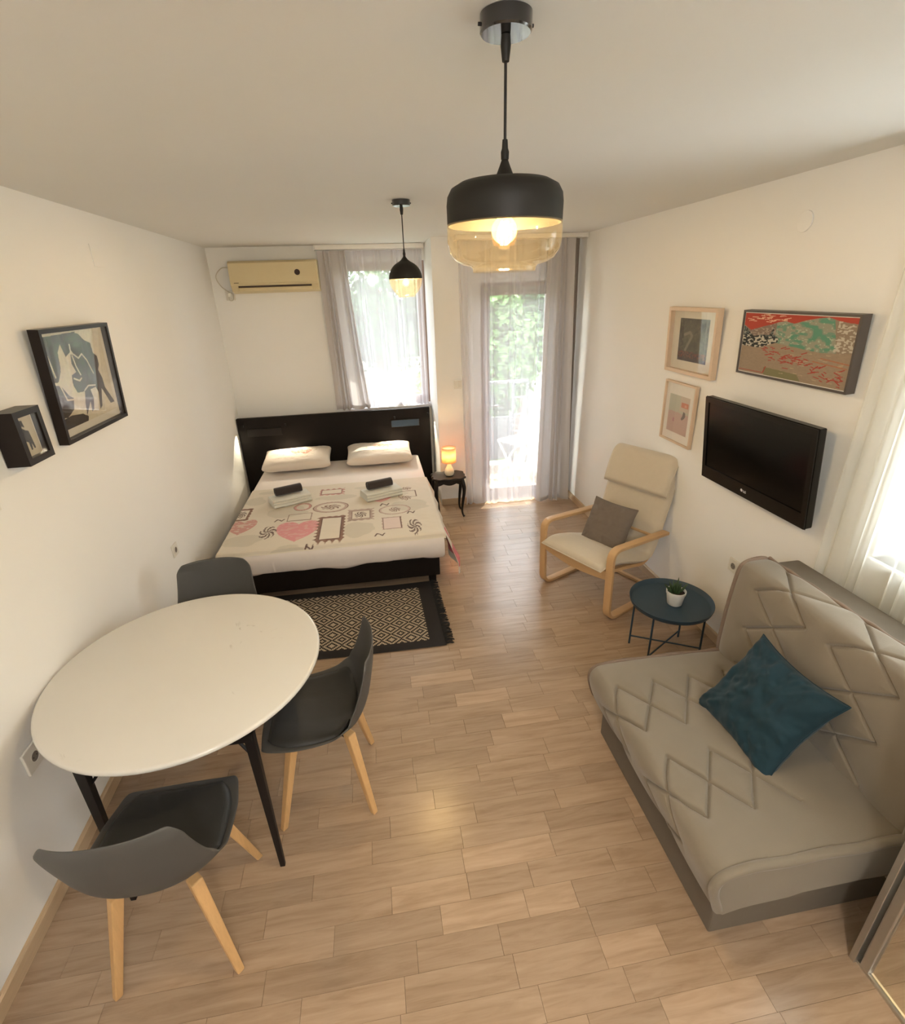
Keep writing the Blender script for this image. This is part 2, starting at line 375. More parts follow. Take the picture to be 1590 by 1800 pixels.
for k in range(-33, 43):
    y1 = 2.555 - PITCH*k; y0 = y1 - PITCH
    if y0 > YB-.02 or y0 < Y0: continue
    xr = WR if y0 < YD else XC
    fixed = sorted((a, b) for a, b, kk in light_spots if kk == k)
    cuts = [wl(y0)+.0]; rng = random.Random(k*13+5)
    x = wl(y0) - rng.random()*.3
    bounds = []
    while x < xr:
        L = rng.choice((.30, .34, .38, .38, .46, .52)); x += L; bounds.append(round(x, 3))
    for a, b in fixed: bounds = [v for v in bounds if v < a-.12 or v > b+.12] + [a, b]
    bounds = sorted(v for v in bounds if wl(y0)+.03 < v < xr-.03)
    e = [wl(y0)-.01] + bounds + [xr+.0]
    for a, b in zip(e[:-1], e[1:]):
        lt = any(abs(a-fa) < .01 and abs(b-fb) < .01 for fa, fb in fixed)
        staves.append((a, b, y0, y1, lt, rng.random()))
def hidden(cx, cy):
    if .3 < cx < 1.8 and cy > 3.6: return True
    if cx > 2.42 and .93 < cy < 1.84: return True
    if .45 < cx < 1.7 and 2.75 < cy < 3.5: return True
    if cx > 2.85 and cy < .78: return True
    u, v = px((cx, cy, 0)); return not (-60 < u < 1650 and -20 < v < 1850)
vis = []; rest = []
for s_ in staves:
    cx, cy = (s_[0]+s_[1])/2, (s_[2]+s_[3])/2
    if hidden(cx, cy): rest.append(s_)
    else:
        q = [px((s_[0], s_[2], 0)), px((s_[1], s_[2], 0)), px((s_[1], s_[3], 0)), px((s_[0], s_[3], 0))]
        ar = abs(sum(q[i][0]*q[(i+1)%4][1]-q[(i+1)%4][0]*q[i][1] for i in range(4)))/2; vis.append((ar, s_))
vis.sort(key=lambda t: -t[0]); rest += [s_ for _, s_ in vis[300:]]
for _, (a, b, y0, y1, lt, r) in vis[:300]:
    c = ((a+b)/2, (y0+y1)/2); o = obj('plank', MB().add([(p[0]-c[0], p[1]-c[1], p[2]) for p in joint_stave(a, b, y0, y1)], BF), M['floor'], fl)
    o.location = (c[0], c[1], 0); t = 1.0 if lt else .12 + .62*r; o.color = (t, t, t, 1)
mb = MB()
for (a, b, y0, y1, lt, r) in rest: mb.add(joint_stave(a, b, y0, y1), BF)
o = obj('distant_planks', mb, M['floor_far'], fl); o['kind'] = 'stuff'
# baseboards
def baseb(name, segs, parent_axis):
    r = sempty(name)
    for (p0, p1, nrm) in segs:
        p0 = Vector((*p0, 0)); p1 = Vector((*p1, 0)); n = Vector((*nrm, 0)); t = .016; hh = .066
        vs = []
        for p in (p0, p1): vs += [p, p+n*t, p+n*t+Vector((0,0,hh-.006)), p+n*(t-.006)+Vector((0,0,hh)), p+Vector((0,0,hh))]
        obj('board', MB().add(vs, [(0,1,6,5),(1,2,7,6),(2,3,8,7),(3,4,9,8),(4,0,5,9),(4,3,2,1,0),(5,6,7,8,9)]), M['base'], r)
    return r
baseb('baseboard_left', [((wl(Y0), Y0), (wl(.955), .955), (1,0)), ((wl(.958), .958), (wl(3.4), 3.4), (1,0)), ((wl(3.402), 3.402), (wl(YB), YB), (1,0))], 'y')
baseb('baseboard_right', [((WR, YD), (WR, 2.6), (-1,0)), ((WR, 2.598), (WR, 1.0), (-1,0))], 'y')
baseb('baseboard_back', [((XC+.002, YD), (2.478, YD), (0,-1)), ((3.26, YD), (WR-.017, YD), (0,-1))], 'x')

# ------------------------------------------------------------------ windows and door
def framed(name, x0, x1, y, z0, z1, fw, depth, m, glass, mullions=()):
    r = sempty(name)
    mb = MB().box((x0, y, z0), (x1, y+depth, z0+fw)).box((x0, y, z1-fw), (x1, y+depth, z1)).box((x0, y, z0+fw), (x0+fw, y+depth, z1-fw)).box((x1-fw, y, z0+fw), (x1, y+depth, z1-fw))
    obj('window_frame', mb, m, r, bevel=.004)
    obj('pane', MB().box((x0+fw, y+depth*.5-.003, z0+fw), (x1-fw, y+depth*.5+.003, z1-fw)), glass, r)
    return r
w1 = framed('window_1', 1.15, XC-.002, 5.76, 1.0, 2.44, .085, .06, M['brownframe'], M['winglass'])
obj('window_sill', MB().box((1.13, 5.66, .965), (XC-.002, 5.76, .992)), M['sill'], w1, bevel=.004)
d1 = sempty('door_1')
mb = MB().box((2.478, 5.17, 0), (2.53, 5.25, 2.205)).box((3.208, 5.17, 0), (3.26, 5.25, 2.205)).box((2.53, 5.17, 2.15), (3.208, 5.25, 2.205)).box((2.53, 5.17, -.005), (3.208, 5.25, .02))
obj('door_frame', mb, M['brownframe'], d1, bevel=.004)
mb = MB().box((2.532, 5.185, .022), (2.585, 5.235, 2.148)).box((3.153, 5.185, .022), (3.206, 5.235, 2.148)).box((2.585, 5.185, 2.09), (3.153, 5.235, 2.148)).box((2.585, 5.185, .022), (3.153, 5.235, .11))
obj('door_leaf', mb, M['brownframe'], d1, bevel=.004)
obj('pane', MB().box((2.585, 5.207, .11), (3.153, 5.213, 2.09)), M['winglass'], d1)
hd = obj('door_handle', MB().box((2.55, 5.165, .98), (2.57, 5.187, 1.10)).box((2.552, 5.14, 1.03), (2.568, 5.166, 1.045)).box((2.552, 5.13, 1.028), (2.67, 5.142, 1.047)), M['chrome'], d1, bevel=.003)
w2 = sempty('window_2')
mb = MB()
for a, b in (((.86, 1.04), (1.62, 1.10)), ((.86, 2.22), (1.62, 2.28)), ((.86, 1.10), (.92, 2.22)), ((1.56, 1.10), (1.62, 2.22))):
    mb.box((WR+.08, a[0], a[1]), (WR+.14, b[0], b[1]))
obj('window_frame', mb, M['whiteframe'], w2, bevel=.004)
for a, b in ((.92, 1.56),): obj('pane', MB().box((WR+.107, a, 1.10), (WR+.113, b, 2.22)), M['winglass'], w2)
obj('window_sill', MB().box((WR-.02, .84, 1.012), (WR+.08, 1.64, 1.04)), M['whiteframe'], w2, bevel=.004)

# ------------------------------------------------------------------ curtains
def curtain(name, label, a0, a1, b0, b1, pos, z0, z1, folds, amp, m, axis='x', nx=None, seed=0, hem=True, gather=.25, cat='curtain'):
    """a0..a1 extent at the top, b0..b1 at the bottom"""
    nx = nx or folds*14; ny = 26; r = np.random.RandomState(seed)
    u = np.linspace(0, 1, nx); ph = r.rand(5)*6.28; uu = u + .35/folds*np.sin(2*np.pi*u*folds*.37+ph[0])
    P = np.zeros((ny, nx, 3))
    for j in range(ny):
        t = j/(ny-1)            # 0 top, 1 bottom
        wv = np.sin(2*np.pi*folds*uu + .5*np.sin(3*t+ph[1])) + .35*np.sin(2*np.pi*folds*1.9*uu+ph[2]+t)
        am = amp*(.35 + .65*min(1, t*3))*(1+.25*np.sin(2*np.pi*u*2+ph[3]))
        tt = t**1.3; x = (a0+(a1-a0)*u)*(1-tt) + (b0+(b1-b0)*u)*tt
        z = z1+(z0-z1)*t + (0.006*np.sin(2*np.pi*folds*uu+1) if j == ny-1 else 0)
        d = pos + am*wv
        if axis == 'x': P[j, :, 0] = x; P[j, :, 1] = d
        else: P[j, :, 1] = x; P[j, :, 0] = d
        P[j, :, 2] = z
    r_ = thing(name, label, cat, (0,0,0))
    mb = MB().grid(P, nx, ny); obj('cloth', mb, m, r_, smooth=3.2)
    Q = P[[0, 1]].copy(); Q[1] = Q[0]; Q[1, :, 2] -= .055; Q[:, :, 1 if axis == 'x' else 0] -= .004
    obj('header_tape', MB().grid(Q, nx, 2), m, r_, smooth=3.2)
    if hem:
        k = .9; Q = P[[-1, -1]].copy(); Q[0, :, 2] += .04; Q[:, :, 1 if axis == 'x' else 0] -= .003
        obj('hem', MB().grid(Q, nx, 2), m, r_, smooth=3.2)
    return r_
curtain('grey_curtain', 'grey curtain drawn aside left of the bed window', .985, 1.25, .995, 1.36, 5.625, 1.0, 2.535, 4, .024, M['greycurtain'], seed=3)
curtain('sheer_curtain', 'white sheer curtain hanging over the window behind the bed', 1.22, 2.0, 1.27, 2.0, 5.672, 1.0, 2.535, 11, .009, M['sheer'], seed=5)
curtain('sheer_curtain', 'long white sheer curtain across the balcony door', 2.26, 3.20, 2.29, 3.20, 5.03, .015, 2.55, 10, .016, M['sheer'], seed=8)
curtain('grey_curtain', 'long light grey curtain gathered right of the balcony door', 3.08, 3.33, 3.05, 3.40, 4.95, .015, 2.55, 4, .032, M['greycurtain'], seed=11)
curtain('taupe_curtain', 'narrow dark taupe curtain in the corner behind the long grey curtain', 3.33, 3.40, 3.36, 3.435, 5.035, .03, 2.55, 2, .014, M['taupecurtain'], seed=12)
curtain('sheer_curtain', 'cream sheer curtain over the right window beside the television', .82, 1.80, .82, 1.83, 3.405, .10, 2.55, 13, .016, M['sheer2'], axis='y', seed=21)
def rail(label, a, b):
    r = thing('curtain_rail', label, 'curtain rail'); obj('track', MB().box(a, b), M['plastic'], r, bevel=.003)
    x_axis = (b[0]-a[0]) > (b[1]-a[1]); c = (a[2])
    ends = ((a[0]-.012, a[1]-.003, a[2]-.003), (a[0], b[1]+.003, b[2])) , ((b[0], a[1]-.003, a[2]-.003), (b[0]+.012, b[1]+.003, b[2]))
    if not x_axis: ends = ((a[0]-.003, a[1]-.012, a[2]-.003), (b[0]+.003, a[1], b[2])), ((a[0]-.003, b[1], a[2]-.003), (b[0]+.003, b[1]+.012, b[2]))
    for p, q in ends: obj('end_cap', MB().box(p, q), M['plastic'], r)
rail('white curtain rail on the ceiling above the bed window', (.97, 5.62, 2.545), (2.01, 5.69, 2.588))
rail('white curtain rail on the ceiling above the balcony door', (2.24, 4.93, 2.552), (3.43, 5.06, 2.588))
rail('white curtain rail on the ceiling above the right window', (3.37, .82, 2.552), (3.44, 1.86, 2.588))

# ------------------------------------------------------------------ pictures
def value_noise(h, w, n, seed):
    r = np.random.RandomState(seed); g = r.rand(n+2, n+2); y = np.linspace(0, n, h); x = np.linspace(0, n, w)
    yi = y.astype(int); xi = x.astype(int); fy = (y-yi)[:, None]; fx = (x-xi)[None]; fy = fy*fy*(3-2*fy); fx = fx*fx*(3-2*fx)
    a = g[yi][:, xi]; b = g[yi][:, xi+1]; c = g[yi+1][:, xi]; d = g[yi+1][:, xi+1]
    return (a*(1-fx)+b*fx)*(1-fy)+(c*(1-fx)+d*fx)*fy
def segs_mask(U, V, segs, w):
    m = np.zeros(U.shape, bool)
    for (x0, y0, x1, y1) in segs:
        dx, dy = x1-x0, y1-y0; t = np.clip(((U-x0)*dx+(V-y0)*dy)/(dx*dx+dy*dy+1e-9), 0, 1)
        m |= (np.hypot(U-x0-t*dx, V-y0-t*dy) < w)
    return m
def poly_mask(U, V, pts):
    m = np.zeros(U.shape, bool); n = len(pts)
    for i in range(n):
        x0, y0 = pts[i]; x1, y1 = pts[(i+1) % n]
        if y0 == y1: continue
        m ^= ((V > min(y0, y1)) & (V <= max(y0, y1)) & (U < x0+(V-y0)*(x1-x0)/(y1-y0)))
    return m
def lin(c): return np.array([((v/255)/12.92 if v/255 <= .04045 else ((v/255+.055)/1.055)**2.4) for v in c])
def paint_figures():
    h, w = 240, 230; V, U = np.mgrid[1:0:h*1j, 0:1:w*1j]   # V up
    C = np.ones((h, w, 3))*lin((205, 195, 170)); dk = lin((62, 52, 42))
    m = poly_mask(U, V, [(.03,.97),(.58,.985),(.47,.90),(.42,.78),(.34,.74),(.30,.88),(.24,.80),(.22,.62),(.14,.50),(.03,.52)])
    m |= poly_mask(U, V, [(.03,.50),(.16,.46),(.24,.34),(.30,.30),(.26,.18),(.14,.12),(.03,.14)])
    m |= poly_mask(U, V, [(.03,.11),(.20,.13),(.38,.10),(.46,.05),(.44,.0),(.03,.0)])
    m |= poly_mask(U, V, [(.44,.93),(.52,.985),(.62,.96),(.70,.88),(.79,.84),(.80,.72),(.86,.68),(.86,.58),(.82,.52),(.86,.42),(.87,.30),(.97,.13),(.99,.09),(.91,.09),(.82,.27),(.80,.30),(.74,.10),(.69,.07),(.73,.27),(.70,.34),(.60,.33),(.62,.22),(.58,.10),(.54,.08),(.55,.20),(.50,.14),(.44,.06),(.46,.20),(.50,.33),(.38,.34),(.34,.44),(.36,.54),(.44,.56),(.40,.66),(.42,.76),(.48,.74),(.42,.84)])
    m |= ((U-.60)**2/.055**2+(V-.64)**2/.085**2) < 1
    lt = segs_mask(U, V, [(.44,.86,.43,.76),(.47,.75,.53,.70),(.53,.70,.60,.74),(.60,.74,.66,.66),(.66,.66,.72,.50),(.44,.74,.46,.62),(.46,.62,.50,.52),(.38,.50,.46,.46),(.46,.46,.50,.48),(.22,.62,.30,.58),(.30,.58,.34,.44),(.14,.50,.20,.30),(.20,.30,.32,.28),(.32,.28,.40,.20),(.40,.20,.42,.08),(.08,.80,.12,.56),(.50,.34,.58,.38),(.58,.38,.70,.36)], .009)
    m &= ~lt; C[m] = dk
    return C*(.93+.14*value_noise(h, w, 40, 1))[..., None]
def paint_small():
    h, w = 120, 90; V, U = np.mgrid[1:0:h*1j, 0:1:w*1j]; C = np.ones((h, w, 3))*lin((190, 178, 150))
    m = poly_mask(U, V, [(.30,.90),(.48,.88),(.52,.72),(.46,.66),(.66,.60),(.70,.42),(.74,.16),(.66,.15),(.60,.30),(.56,.14),(.48,.14),(.46,.34),(.34,.38),(.24,.60),(.28,.74)])
    m &= ~segs_mask(U, V, [(.40,.72,.54,.66)], .03); C[m] = lin((40, 32, 28)); return C
def paint_landscape():
    h, w = 170, 340; V, U = np.mgrid[1:0:h*1j, 0:1:w*1j]; r = np.random.RandomState(4)
    n1 = value_noise(h, w, 26, 3); n2 = value_noise(h, w, 60, 5); n3 = value_noise(h, w, 9, 6)
    C = np.ones((h, w, 3))*lin((150, 132, 112)); C *= (.94+.12*n2)[..., None]
    sky_line = np.interp(U[0], [0,.08,.2,.3,.36,.42,.5,.6,.7,.78,.86,.93,1], [.80,.72,.79,.84,.88,.90,.87,.93,.97,.99,.95,.93,.92])
    sky = V > sky_line[None]; C[sky] = lin((170, 62, 44))
    mt = (~sky) & (V > np.interp(U[0], [0,.1,.35,.5,.75,.9,1], [.75,.62,.55,.52,.48,.50,.52])[None])
    C[mt] = lin((112, 142, 122)); k = mt & (n1 > .52); C[k] = lin((146, 146, 128)); k = mt & (n2 > .78) & (U > .35) & (U < .9); C[k] = lin((168, 176, 154)); k = mt & (n1 < .28) & (U > .35); C[k] = lin((88, 142, 118))
    k = mt & (U > .86+.12*(V-.7)*-1) ; C[k] = lin((140, 124, 106)); k = mt & (U > .86) & (n2 > .6); C[k] = lin((190, 182, 166))
    k = mt & (U < .34); C[k] = lin((128, 112, 100)); C[mt & (U < .34) & (n2 > .6)] = lin((160, 146, 132))
    dk = poly_mask(U, V, [(0,.80),(.06,.70),(.12,.62),(.20,.66),(.28,.66),(.32,.80),(.32,.68),(.38,.62),(.37,.56),(.28,.50),(.18,.44),(0,.45)])
    C[dk] = lin((34, 40, 42)); C[dk & (n2 > .55)] = lin((185, 180, 165)); C[dk & (V > .64) & (n2 > .62)] = lin((70, 84, 84))
    for _ in range(26):
        x, y, a, l = r.uniform(.03, .42), r.uniform(.86, .985), r.uniform(-.2, .35), r.uniform(.02, .07)
        C[segs_mask(U, V, [(x, y, x+l, y+l*a*1.2)], .005) & sky] = lin((222, 180, 150))
    for _ in range(90):
        x = r.uniform(.22, .95); y = np.clip(.40-(x-.25)*.36+r.normal(0, .08), .03, .47); a = r.uniform(-.6, .8) if x < .7 else r.uniform(-2, 2); l = r.uniform(.015, .05)
        C[segs_mask(U, V, [(x, y, x+l, y+l*a)], .006) & ~mt & ~dk & ~sky] = lin((160, 60, 48))
    g = poly_mask(U, V, [(.28,.0),(.27,.13),(.42,.12),(.60,.10),(.64,.0)]); C[g] = lin((122, 118, 84))
    C[segs_mask(U, V, [(.0,.03,.27,.03),(.27,.03,.29,.14)], .006)] = lin((160, 70, 54))
    for _ in range(24):
        x, y = r.uniform(.4, .98), r.uniform(.05, .46); C[segs_mask(U, V, [(x, y, x+.03, y+.003)], .005) & ~mt] = lin((176, 158, 130))
    C[segs_mask(U, V, [(.78,.40,1.0,.36),(.72,.34,.98,.30)], .010)] = lin((164, 112, 84))
    return C
def paint_dark():
    h, w = 110, 100; V, U = np.mgrid[1:0:h*1j, 0:1:w*1j]; n1 = value_noise(h, w, 14, 8); n2 = value_noise(h, w, 40, 9)
    C = np.ones((h, w, 3))*lin((84, 80, 66)); C *= (.6+.9*n1*n2*1.4)[..., None]
    rib = segs_mask(U, V, [(.2,.62,.38,.68),(.38,.68,.46,.60),(.46,.60,.34,.40),(.34,.40,.26,.26)], .035); C[rib] = lin((126, 124, 106))
    lo = V < .2+.05*n1; C[lo] = lin((112, 64, 46))*1.0; C[lo & (n2 > .5)] = lin((60, 46, 44)); C[(V < .08)] = lin((64, 54, 58)); return C
def paint_pale():
    h, w = 130, 90; V, U = np.mgrid[1:0:h*1j, 0:1:w*1j]; n = value_noise(h, w, 6, 12)
    C = np.ones((h, w, 3))*lin((186, 188, 172)); lo = V < .55+.08*(n-.5); C[lo] = lin((190, 166, 158)); C[(V > .62) & (U > .55)] = lin((198, 186, 172))
    C[(abs(U-.78) < .17) & (abs(V-.78) < .065)] = lin((196, 128, 104)); C[(abs(U-.82) < .05) & (abs(V-.77) < .03)] = lin((208, 160, 140))
    C[poly_mask(U, V, [(.74,.62),(.84,.60),(.86,.50),(.80,.44),(.72,.38),(.66,.42),(.72,.50)])] = lin((106, 98, 94)); C[(abs(U-.3) < .04) & (abs(V-.33) < .05)] = lin((176, 132, 138))
    return C
def picture(name, label, origin, w, h, side, depth, fw, tilt, frame_m, mount_m, art, mount=(0,0,0,0), recess=.02, glass=True, bev=.002, label_frame=None):
    """local x along the wall to the viewer's right, z up, front face towards -y; origin = lower left rear corner"""
    r = thing(name, label, 'picture', origin); r.rotation_euler = (0, 0, math.pi/2 if side == 'left' else -math.pi/2)
    r.rotation_euler = Matrix.Rotation(math.pi/2 if side == 'left' else -math.pi/2, 4, 'Z').to_3x3().to_4x4().to_euler()
    R_ = Matrix.Rotation(math.pi/2 if side == 'left' else -math.pi/2, 4, 'Z') @ Matrix.Rotation(tilt, 4, 'X'); r.rotation_euler = R_.to_euler()
    f = depth
    mb = MB().box((0, -f, 0), (w, 0, fw)).box((0, -f, h-fw), (w, 0, h)).box((0, -f, fw), (fw, 0, h-fw)).box((w-fw, -f, fw), (w, 0, h-fw))
    obj('frame', mb, frame_m, r)
    yb = -f+recess
    obj('mount_board', MB().box((fw, yb, fw), (w-fw, yb+.004, h-fw)), mount_m, r)
    l, rr, b, t = mount
    ny, nx = art.shape[:2]; P = np.zeros((ny, nx, 3)); P[..., 0] = np.linspace(fw+l, w-fw-rr, nx)[None]; P[..., 2] = np.linspace(h-fw-t, fw+b, ny)[:, None]; P[..., 1] = yb-.0015
    mb = MB().grid(P, nx, ny); mb.f = [q[::-1] for q in mb.f]
    obj('print', mb, M['art'], r, colors=art)
    if glass: obj('glass', MB().box((fw, -f+.004, fw), (w-fw, -f+.006, h-fw)), M['picglass'], r)
    return r
# left wall: local x must run towards +Y, the front towards +X
picture('framed_picture', 'large black framed print of dark overlapping figures on the left wall', (wl(2.7)+.004, 2.463, 1.56), .62, .49, 'left', .042, .018, .055, M['brass_frame'], M['mount'], paint_figures(), (.004, .03, .035, .004), .03)
picture('framed_picture', 'small deep black box frame with a small dark figure on the left wall', (wl(2.1)+.004, 2.092, 1.573), .168, .205, 'left', .082, .024, .0, M['brass_frame'], M['mount'], paint_small(), (.0, .008, .0, .0), .026)
# right wall: local x runs towards -Y
picture('framed_painting', 'wide grey framed landscape painting with red sky and green mountains', (WR-.004, 2.62, 1.682), .708, .322, 'right', .045, .010, .055, M['greyframe'], M['whitemount'], paint_landscape(), (.004, .004, .004, .004), .006, glass=False)
picture('framed_picture', 'light wood box frame with small dark print above the pale framed print', (WR-.004, 3.358, 1.598), .515, .405, 'right', .036, .022, .045, M['pine'], M['mount'], paint_dark(), (.075, .085, .055, .045), .030)
picture('framed_picture', 'narrow light wood frame with pale pink print in a white mount', (WR-.004, 3.335, 1.128), .362, .408, 'right', .022, .012, .012, M['pine'], M['whitemount'], paint_pale(), (.045, .055, .055, .075), .015)

# ------------------------------------------------------------------ television
def text_mesh(body, size, m, parent, name, mat4, ext=.0008):
    cu = bpy.data.curves.new(name, 'FONT'); cu.body = body; cu.size = size; cu.extrude = ext; cu.align_x = 'LEFT'
    tmp = bpy.data.objects.new('tmp', cu); COL.objects.link(tmp); dg = bpy.context.evaluated_depsgraph_get(); me = bpy.data.meshes.new_from_object(tmp.evaluated_get(dg))
    bpy.data.objects.remove(tmp); me.materials.clear(); me.materials.append(m)
    o = bpy.data.objects.new(name, me); COL.objects.link(o); o.parent = parent; o.matrix_local = mat4; return o
tv = thing('television', 'black flat screen television mounted tilted on the right wall', 'television', (3.36, 2.69, 1.055))
tv.rotation_euler = (Matrix.Rotation(-math.pi/2, 4, 'Z') @ Matrix.Rotation(.12, 4, 'X')).to_euler()
TW, TH = .80, .488
mb = MB().add([(0,0,.0),(TW,0,0),(TW,0,TH),(0,0,TH),(.0,.035,.0),(TW,.035,0),(TW,.035,TH),(0,.035,TH),(.03,.065,.03),(TW-.03,.065,.03),(TW-.03,.065,TH-.03),(.03,.065,TH-.03)],
              [(3,2,1,0)[::-1],(0,1,5,4),(1,2,6,5),(2,3,7,6),(3,0,4,7),(4,5,9,8),(5,6,10,9),(6,7,11,10),(7,4,8,11),(8,9,10,11)])
obj('housing', mb, M['tvbody'], tv, bevel=.003)
bz = MB().box((.0, -.008, 0), (TW, 0, .075)).box((0, -.008, TH-.028), (TW, 0, TH)).box((0, -.008, .075), (.028, 0, TH-.028)).box((TW-.028, -.008, .075), (TW, 0, TH-.028))
obj('bezel', bz, M['tvbody'], tv)
obj('screen', MB().box((.028, -.003, .075), (TW-.028, .0, TH-.028)), M['screen'], tv)
lg = Matrix.Translation((.375, -.0092, .030)) @ Matrix.Rotation(math.pi/2, 4, 'X')
text_mesh('LG', .019, M['gold'], tv, 'logo_text', lg)
obj('logo_disc', MB().add([( .362+.0085*math.cos(a), -.0092, .038+.0085*math.sin(a)) for a in np.linspace(0, 2*math.pi, 20, endpoint=False)], [tuple(range(20))]), M['gold'], tv)
obj('wall_bracket', MB().box((.28, .06, .14), (.52, .088, .36)), M['blacksteel'], tv)

# ------------------------------------------------------------------ wall fittings
def on_wall(name, label, cat, loc, side):
    r = thing(name, label, cat, loc)
    r.rotation_euler = (0, 0, {'left': math.pi/2, 'right': -math.pi/2, 'back': 0}[side]); return r     # front towards local -y
def socket(label, loc, side, s=.082):
    r = on_wall('power_socket', label, 'socket', loc, side)
    obj('plate', MB().box((-s/2, -.010, -s/2), (s/2, 0, s/2)), M['plastic'], r, bevel=.003)
    obj('socket_ring', MB().lathe([(.021, 0), (.024, .003), (.0205, .003), (.0195, -.0)], 24), M['plastic'], r, smooth=.6)
    r.children[1].rotation_euler = (math.pi/2, 0, 0); r.children[1].location = (0, -.010, 0)
    obj('socket_recess', MB().disc((0, -.0112, 0), .0195, 20, 'y'), M['dark_hole'], r)
    for dx in (-.0095, .0095): obj('pin_hole', MB().disc((dx, -.0118, 0), .003, 8, 'y'), M['black'], r)
    return r
socket('white power socket low on the left wall beside the table', (wl(1.63)+.001, 1.635, .575), 'left', .10)
socket('white power socket on the left wall near the bed', (wl(3.3)+.001, 3.305, .60), 'left', .085)
socket('white power socket on the right wall behind the sofa corner', (WR-.001, 2.378, .576), 'right', .085)
r = on_wall('light_switch', 'white light switch on the wall beside the balcony door', 'switch', (2.243, YD-.001, 1.285), 'back')
obj('plate', MB().box((-.041, -.009, -.041), (.041, 0, .041)), M['plastic'], r, bevel=.003)
for dx in (-.016, .016): obj('rocker', MB().box((dx-.0145, -.012, -.03), (dx+.0145, -.008, .03)), M['plastic'], r, bevel=.002)
r = on_wall('cover_plate', 'blank square white cover plate high on the left wall', 'cover plate', (wl(3.36)+.001, 3.36, 2.378), 'left')
obj('plate', MB().box((-.055, -.006, -.055), (.055, 0, .055)), M['wall'], r, bevel=.002)
r = on_wall('cover_plate', 'round painted cover plate high on the right wall', 'cover plate', (WR-.001, 2.40, 2.385), 'right')
mb = MB().cyl((0, 0, 0), .045, .008, 28); o = obj('plate', mb, M['wall'], r, bevel=.002); o.rotation_euler = (math.pi/2, 0, 0)
r = on_wall('cover_plate', 'small white cover plate at the left edge below the box frame', 'cover plate', (wl(1.95)+.001, 1.935, 1.49), 'left')
obj('plate', MB().box((-.04, -.008, -.04), (.04, 0, .04)), M['plastic'], r, bevel=.003)

# ------------------------------------------------------------------ air conditioner
ac = thing('air_conditioner', 'yellowed white split air conditioner high on the bed wall', 'air conditioner', (.165, YB, 2.182))
prof = [(0, 0), (-.10, 0), (-.165, .018), (-.195, .07), (-.20, .12), (-.185, .262), (-.16, .28), (0, .28)]
n = len(prof); mb = MB().add([(x, y, z) for x in (0, .815) for y, z in prof], [tuple(range(n)), tuple(range(2*n-1, n-1, -1))] + [(i, n+i, n+(i+1) % n, (i+1) % n) for i in range(n)])
obj('housing', mb, M['acbody'], ac, bevel=.006)
obj('front_panel', MB().add([(.012, -.2035, .085), (.803, -.2035, .085), (.803, -.190, .262), (.012, -.190, .262), (.012, -.19, .085), (.803, -.19, .085), (.803, -.18, .262), (.012, -.18, .262)], [(0,1,2,3),(7,6,5,4),(0,4,5,1),(1,5,6,2),(2,6,7,3),(3,7,4,0)]), M['acbody'], ac, bevel=.003)
obj('vent_slot', MB().box((.07, -.204, .052), (.745, -.17, .064)), M['acdark'], ac)
obj('louver', MB().box((.07, -.196, .020), (.745, -.175, .050)), M['acbody'], ac, bevel=.003)
o = obj('sensor_window', MB().cyl((0,0,0), .026, .004, 24), M['acdark'], ac); o.location = (.625, -.1985, .172); o.rotation_euler = (math.pi/2, 0, 0)
obj('nameplate', MB().box((.035, -.2045, .089), (.078, -.2032, .094)), M['acdark'], ac)
cb = thing('power_cable', 'looped white cable and plug left of the air conditioner', 'cable', (0, YB, 2.2))
obj('cord', MB().tube(smooth_path([(.17, -.03, .21), (.08, -.02, .215), (.02, -.02, .17), (.005, -.02, .12), (.04, -.02, .05), (.10, -.02, .0), (.135, -.03, -.02), (.13, -.035, -.07), (.10, -.035, -.075), (.095, -.035, -.04)], 6), .0045, 8), M['cable'], cb, smooth=1)
obj('plug', MB().box((.085, -.045, -.045), (.115, -.014, -.005)), M['plastic'], cb, bevel=.006)
obj('wall_plate', MB().box((.06, -.013, -.075), (.15, 0, .015)), M['plastic'], cb, bevel=.004)

